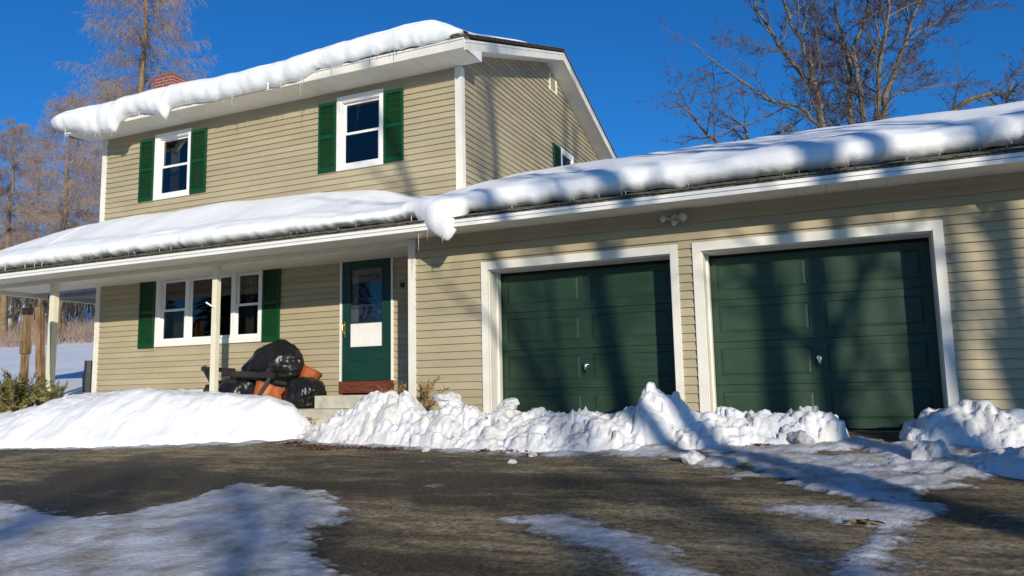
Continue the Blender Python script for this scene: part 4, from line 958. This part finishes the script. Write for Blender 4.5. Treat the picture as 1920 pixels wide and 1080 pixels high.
# =================================================================== TREES
def pix(u, v, Y):
    d = (ra*(u-960)/FPX-ua*(v-540)/FPX+fw); t = (Y-CAM.y)/d.y; return CAM+d*t
def pathpts(p, d, L, n, r, up_=.0, wob=.12, zig=0):
    pts = [p.copy()]
    for k in range(n):
        d = (d+Vector((r.gauss(0, wob), r.gauss(0, wob), r.gauss(0, wob)+up_))).normalized(); p = p+d*L/n; pts.append(p.copy())
    return pts
def side_dir(d, r, lo=.5, hi=1.1):
    a = d.orthogonal().normalized(); b = d.cross(a); t = r.uniform(0, 6.283); s = a*math.cos(t)+b*math.sin(t); ang = r.uniform(lo, hi)
    return (d*math.cos(ang)+s*math.sin(ang)).normalized()
def grow(tw, pts, rad, L, r, level, cfg):
    """put child branches on a polyline"""
    n = cfg['n'][level]; m = len(pts)-1
    for i in range(n):
        t = cfg['t0'][level]+(1-cfg['t0'][level])*(i+r.random())/n; j = min(int(t*m), m-1); q = pts[j].lerp(pts[j+1], t*m-j); d = (pts[j+1]-pts[j]).normalized()
        rr = (rad[j]*(1-t*m+j)+rad[j+1]*(t*m-j)) if hasattr(rad, '__len__') else rad*(1-.7*t)
        l = L*cfg['len'][level]*r.uniform(.6, 1.15)*(1-.5*t); cd_ = side_dir(d, r, *cfg['ang'][level])
        if cfg.get('flat') and level == 0: cd_ = Vector((cd_.x, cd_.y, cd_.z*.35+cfg['flat'])).normalized()
        k = cfg['seg'][level]; p2 = pathpts(q, cd_, l, k, r, cfg['up'][level], cfg['wob'][level])
        r0 = min(rr*.62, cfg['rmax'][level]); rl = [max(r0*(1-.8*a/k), cfg['rmin']) for a in range(k+1)]
        tw[min(level, len(tw)-1)].tube(p2, rl, cfg['sides'][level], cap=False)
        if level+1 < len(cfg['n']): grow(tw, p2, rl, l, r, level+1, cfg)
def hardwood(name, label, stems, seed, cfg, group=None, mt='bark', tm='twig'):
    r = random.Random(seed); base = stems[0][0][0]; e = empty(name, label, 'tree', (base[0], base[1], terr(base[0], base[1])), group)
    tr = MB(); cr = MB(); off = Vector(e.location)
    for pts, r0, r1 in stems:
        pts = [Vector(p)-off for p in pts]; k = len(pts)-1
        # subdivide and roughen
        sp = []
        for i in range(k):
            for a in range(3): sp.append(pts[i].lerp(pts[i+1], a/3)+Vector((r.gauss(0, .04), r.gauss(0, .04), 0))*(1 if i else 0))
        sp.append(pts[-1]); rad = [r0+(r1-r0)*i/(len(sp)-1) for i in range(len(sp))]
        tr.tube(sp, rad, 8, cap=False); L = sum((sp[i+1]-sp[i]).length for i in range(len(sp)-1))
        grow([tr, cr], sp, rad, L, r, 0, cfg)
    tr.build('trunk', mt, e, smooth=True, fix=False); cr.build('crown', tm, e, fix=False); return e
def terr(x, y): return float(terrain(np.array([[x]]), np.array([[y]]))[0, 0])
CFG = dict(n=[13, 11, 10, 6], t0=[.15, .15, .1, .1], len=[.40, .42, .42, .5], ang=[(.5, 1.0), (.4, 1.0), (.4, 1.0), (.4, .9)], seg=[6, 4, 3, 2], up=[.03, .02, .01, 0], wob=[.12, .15, .18, .2], rmax=[.034, .015, .009, .006], rmin=.0048, sides=[5, 4, 3, 3])
def px_stem(L, Y, dy=0): return [pix(u, v, Y+dy*i) for i, (u, v) in enumerate(L)]
YT = 20
b0 = pix(1600, 470, YT); b0.z = terr(b0.x, YT)
def fromground(L, dy): s = px_stem(L, YT, dy); g = Vector((b0.x+(s[0].x-b0.x)*.25, YT, b0.z)); return [g, g.lerp(s[0], .6)]+s
hardwood('maple_tree', 'large bare many-stemmed tree rising behind the garage roof, largest of the right-hand trees', [
    (fromground([(1542, 231), (1534, 180), (1524, 147), (1500, 75), (1478, 27), (1455, -50)], -.2), .155, .035),
    (fromground([(1598, 222), (1594, 160), (1590, 111), (1572, 40), (1560, -60)], .3), .12, .035),
    (fromground([(1620, 218), (1607, 147), (1602, 89), (1624, 27), (1630, -60)], .1), .12, .035),
    (fromground([(1644, 218), (1649, 133), (1660, 53), (1668, -60)], -.3), .14, .035),
    (fromground([(1656, 215), (1665, 169), (1687, 107), (1709, 44), (1740, -50)], .35), .155, .035)], 5, CFG)
c2 = dict(CFG); c2['n'] = [9, 7, 6, 3]
hardwood('maple_tree', 'slender bare limb-like tree leaning up to the left behind the garage ridge', [
    ([Vector((b0.x-1.0, YT-.5, b0.z)), pix(1535, 235, YT), pix(1500, 200, YT-.3), pix(1447, 188, YT-.5), pix(1402, 160, YT-.6), pix(1335, 112, YT-.5), pix(1300, 80, YT-.5)], .085, .015),
    ([pix(1527, 169, YT), pix(1464, 89, YT+.4), pix(1429, 36, YT+.6), pix(1400, -20, YT+.9)], .10, .03)], 9, c2)
g3 = pix(1780, 300, YT+3); g3.z = terr(g3.x, g3.y)
hardwood('maple_tree', 'small bare tree low over the right end of the garage roof', [([g3, pix(1780, 215, YT+3), pix(1824, 182, YT+3), pix(1860, 175, YT+3), pix(1905, 168, YT+3)], .14, .02), ([g3+Vector((1.5, .5, 0)), pix(1880, 260, YT+3), pix(1885, 190, YT+3), pix(1900, 150, YT+3)], .08, .02)], 12, c2)
g4 = pix(1370, 330, YT+1); g4.z = terr(g4.x, g4.y)
hardwood('maple_tree', 'small bare tree left of the big one, low over the middle of the garage roof', [([g4, pix(1345, 275, YT+1), pix(1320, 245, YT+1), pix(1290, 210, YT+1), pix(1268, 188, YT+1)], .09, .02), ([g4, pix(1405, 270, YT+1), pix(1390, 235, YT+1), pix(1345, 205, YT+1)], .08, .02), ([g4, pix(1440, 260, YT+1), pix(1480, 240, YT+1), pix(1530, 205, YT+1)], .08, .02)], 15, c2)
# larches on the left
def larch(label, u, vtop, vb, Y, seed, wmax, dens=1.0, group=None):
    r = random.Random(seed); b = pix(u, vb, Y); gz = terr(b.x, Y); top = pix(u-4, vtop, Y); e = empty('larch_tree', label, 'tree', (b.x, Y, gz), group)
    H = top.z-gz; tr = MB(); cr = MB(); n = 16; tp = [Vector((r.gauss(0, .06), r.gauss(0, .06), H*k/n)) for k in range(n+1)]; tr.tube(tp, [max(.30*(1-k/n*.93), .02) for k in range(n+1)], 8, cap=False)
    nb = int(150*dens)
    for i in range(nb):
        t = .22+.76*(i+r.random())/nb; a = r.uniform(0, 6.283); z = H*t; L = wmax*(1-t)**.65*r.uniform(.55, 1.15)+.3
        d = Vector((math.cos(a), math.sin(a), .10+.25*t)).normalized(); p = Vector((0, 0, z)); pts = [p.copy()]; k = 7
        for q in range(k):
            d = (d+Vector((r.gauss(0, .09), r.gauss(0, .09), -.06+.10*q/k+r.gauss(0, .05)))).normalized(); p = p+d*L/k; pts.append(p.copy())
        rad = [max(.034*(1-t*.6)*(1-q/k), .008) for q in range(k+1)]; (tr if L > 2.0 else cr).tube(pts, rad, 4, cap=False)
        for s in range(int(11+L*8)):
            tt = r.uniform(.15, 1); j = min(int(tt*k), k-1); q = pts[j].lerp(pts[j+1], tt*k-j); dd = (pts[j+1]-pts[j]).normalized()
            sd_ = side_dir(dd, r, .5, 1.2); l = r.uniform(.25, .9)*(.5+.5*L/wmax); p2 = [q]
            for w_ in range(3): sd_ = (sd_+Vector((0, 0, -.30))).normalized(); p2.append(p2[-1]+sd_*l/3)
            cr.tube(p2, [.008, .0065, .005, .004], 3, cap=False)
            for w_ in range(3):
                q2 = p2[r.choice((1, 2, 3))]; d3 = (side_dir(sd_, r, .3, 1.0)+Vector((0, 0, -.35))).normalized(); l3 = r.uniform(.12, .45)
                cr.tube([q2, q2+d3*l3*.5, q2+(d3+Vector((0, 0, -.2)))*l3], [.0065, .005, .0035], 3, cap=False)
    tr.build('trunk', 'bark2', e, smooth=True, fix=False); cr.build('crown', 'twig2', e, fix=False); return e
larch('tall bare larch with drooping reddish twigs directly behind the chimney', 268, -260, 190, 22, 3, 6.0, 1.9)
larch('bare larch left of the house, its top level with the upper eave', 120, 175, 420, 26, 5, 5.6, 1.4)
larch('bare larch behind and between the two left-hand larches', 68, 262, 430, 34, 21, 5.0, 1.0)
larch('bare larch at the left edge of the view, lower than its neighbour', 15, 225, 430, 28, 8, 5.2, 1.4)
larch('bare larch close behind the left corner of the house, half hidden by it', 205, 150, 420, 30, 13, 4.6, 1.0)
# wood on the hill: one of each kind, then copies
def stem_mesh(seed, H):
    r = random.Random(seed); m = MB(); k = 6; pts = pathpts(Vector((0, 0, -.5)), Vector((r.gauss(0, .04), r.gauss(0, .04), 1)).normalized(), H, k, r, .02, .035); rad = [.16*(1-q/k*.85) for q in range(k+1)]
    m.tube(pts, rad, 5, cap=False)
    c = dict(n=[15, 6, 4], t0=[.22, .2, .1], len=[.20, .45, .5], ang=[(.4, .9), (.4, 1), (.4, 1)], seg=[3, 2, 2], up=[.06, .03, 0], wob=[.12, .15, .2], rmax=[.05, .03, .02], rmin=.013, sides=[3, 3, 3])
    grow([m, m], pts, rad, H, r, 0, c); me = m.mesh('stem'); me.materials.append(M['woods']); return me
SM = [stem_mesh(30+i, h) for i, h in enumerate((9, 11, 8, 10, 7, 12))]
r = random.Random(77); cnt = 0
for i in range(170):
    Y = r.uniform(30, 62)**1.0; u = r.uniform(-110, 215); p = pix(u, 600, Y); x = p.x+r.uniform(-1, 1)
    o = bpy.data.objects.new('woodland_tree', SM[i % 6]); COL.objects.link(o); o.location = (x, Y, terr(x, Y)); s = r.uniform(.55, 1.0); o.scale = (s*r.uniform(.8, 1.3),)*2+(s,); o.rotation_euler = (0, 0, r.random()*6.28)
    tag(o, 'thin bare tree of the brown wood on the hill left of the house', 'tree', 'bare trees of the wood on the hill')
# brush at the field edge
m = MB()
for i in range(2600):
    Y = r.uniform(24.5, 33); u = r.uniform(-120, 230); p = pix(u, 600, Y); x = p.x; z = terr(x, Y); L = r.uniform(.3, 1.5); d = Vector((r.gauss(0, .35), r.gauss(0, .35), 1)).normalized()
    m.tube([(x, Y, z), (x+d.x*L*.5, Y+d.y*L*.5, z+L*.5), (x+d.x*L*1.1, Y+d.y*L, z+L*.95)], [.018, .012, .007], 3, cap=False)
tag(m.build('brush', 'redbrush' if 'redbrush' in M else 'twig2', fix=False), 'tangle of reddish brush along the far edge of the snow field', 'brush', kind='stuff')
# trees behind the camera that shade the garage and the drive
c3 = dict(CFG); c3['n'] = [9, 6, 5]; c3['rmax'] = [.075, .035, .014]; c3['len'] = [.28, .4, .4]; c3['sides'] = [5, 4, 3]; c3['seg'] = [5, 3, 2]; c3['t0'] = [.28, .2, .1]; c3['ang'] = [(.4, .8), (.4, 1), (.4, 1)]
c5 = dict(c3); c5['n'] = [6, 5, 4]; c5['t0'] = [.45, .2, .1]
def caster(label, X0, t, lean, H, r0, seed, cfg=c3):
    x = X0+.78*t; y = -t; g = terr(x, y); st = [Vector((x+lean*(z/H)*1.0, y, g+z)) for z in (0, H*.25, H*.5, H*.75, H)]
    hardwood('roadside_tree', label, [(st, r0, .04)], seed, cfg)
caster('bare tree across the drive whose leaning shadow falls on the left garage door', 4.55, 13, -3.1, 14, .19, 41, c5)
caster('bare tree across the drive whose shadow crosses the right garage door left of its handle', 5.02, 13.5, -.1, 15, .22, 42, c5)
caster('bare tree across the drive whose shadow crosses the right half of the right garage door', 5.85, 12.5, -.5, 14, .19, 43)
caster('bare tree across the drive whose shadow falls on the wall right of the garage doors', 7.10, 14, 0, 15, .21, 44)
caster('slim bare tree across the drive shading the wall just right of the right garage door', 6.70, 15, -.2, 14, .12, 47)
caster('bare slanting tree across the drive whose shadow leans over the left garage door', 5.77, 14, -6.5, 12, .15, 45, c5)
caster('bare tree farther off whose shadow dims the upper gable wall', 1.6, 38, .3, 24, .24, 46)
c4 = dict(c3); c4['n'] = [26, 9, 6]; c4['t0'] = [.05, .1, .1]; c4['len'] = [.30, .4, .45]; c4['up'] = [.0, 0, 0]; c4['rmin'] = .02
for i, (xg, lab) in enumerate(((-1.5, 'dense low bare tree behind the viewer, leftmost of the shading row'), (.8, 'dense low bare tree behind the viewer, middle of the shading row'), (3.2, 'dense low bare tree behind the viewer, rightmost of the shading row'))):
    t = 25+i; caster(lab, xg+.0-.78*4+.78*0, t, .2, 8.3, .16, 60+i, c4)

# unseen spruces added round the yard to block low skylight, clear of the sun
def spruce_mesh(seed, H):
    r = random.Random(seed); m = MB(); m.tube([(0, 0, 0), (0, 0, H)], [.16, .02], 6, cap=False)
    for i in range(2600):
        t = r.random()**.8; z = .5+(H-.6)*t; R_ = (.34*H*.62*(1-t)+.12)*r.uniform(.35, 1.0); a = r.uniform(0, 6.283); p = Vector((R_*math.cos(a), R_*math.sin(a), z-.25*R_))
        u = Vector((math.cos(a), math.sin(a), -.35))*r.uniform(.25, .5); v = Vector((-math.sin(a), math.cos(a), r.uniform(-.3, .3)))*r.uniform(.10, .2); b = len(m.v)
        m.v += [tuple(p-u*.5), tuple(p+v), tuple(p+u), tuple(p-v)]; m.f.append((b, b+1, b+2, b+3))
    me = m.mesh('spruce'); me.materials.append(M['spruce']); return me
M['spruce'] = mat('spruce_needles', (0.012, 0.028, 0.010), .8, (0.03, 0.055, 0.02), 2)
SP = [spruce_mesh(90+i, 1.0*h) for i, h in enumerate((9, 12, 10))]
r = random.Random(5); k = 0
spots = [(x, -36-4*r.random()) for x in range(10, 60, 4)]+[(x, -27-5*r.random()) for x in range(-34, 2, 3)]+[(-36-3*r.random(), y) for y in range(-24, -2, 4)]+[(34+4*r.random(), y) for y in range(-12, 26, 4)]
for (x, y) in spots:
    low = 9 < x < 60 and y < -30; o = bpy.data.objects.new('spruce_blocker', SP[0] if low else SP[k % 3]); k += 1; COL.objects.link(o); s_ = r.uniform(.75, .95) if low else r.uniform(.9, 1.3)
    o.location = (x+r.uniform(-.8, .8), y, terr(x, y)); o.scale = (s_*1.15, s_*1.15, s_); o.rotation_euler = (0, 0, r.random()*6.28)
    tag(o, 'unseen dark spruce added round the yard to block low skylight', 'tree', 'unseen spruces added to block skylight')
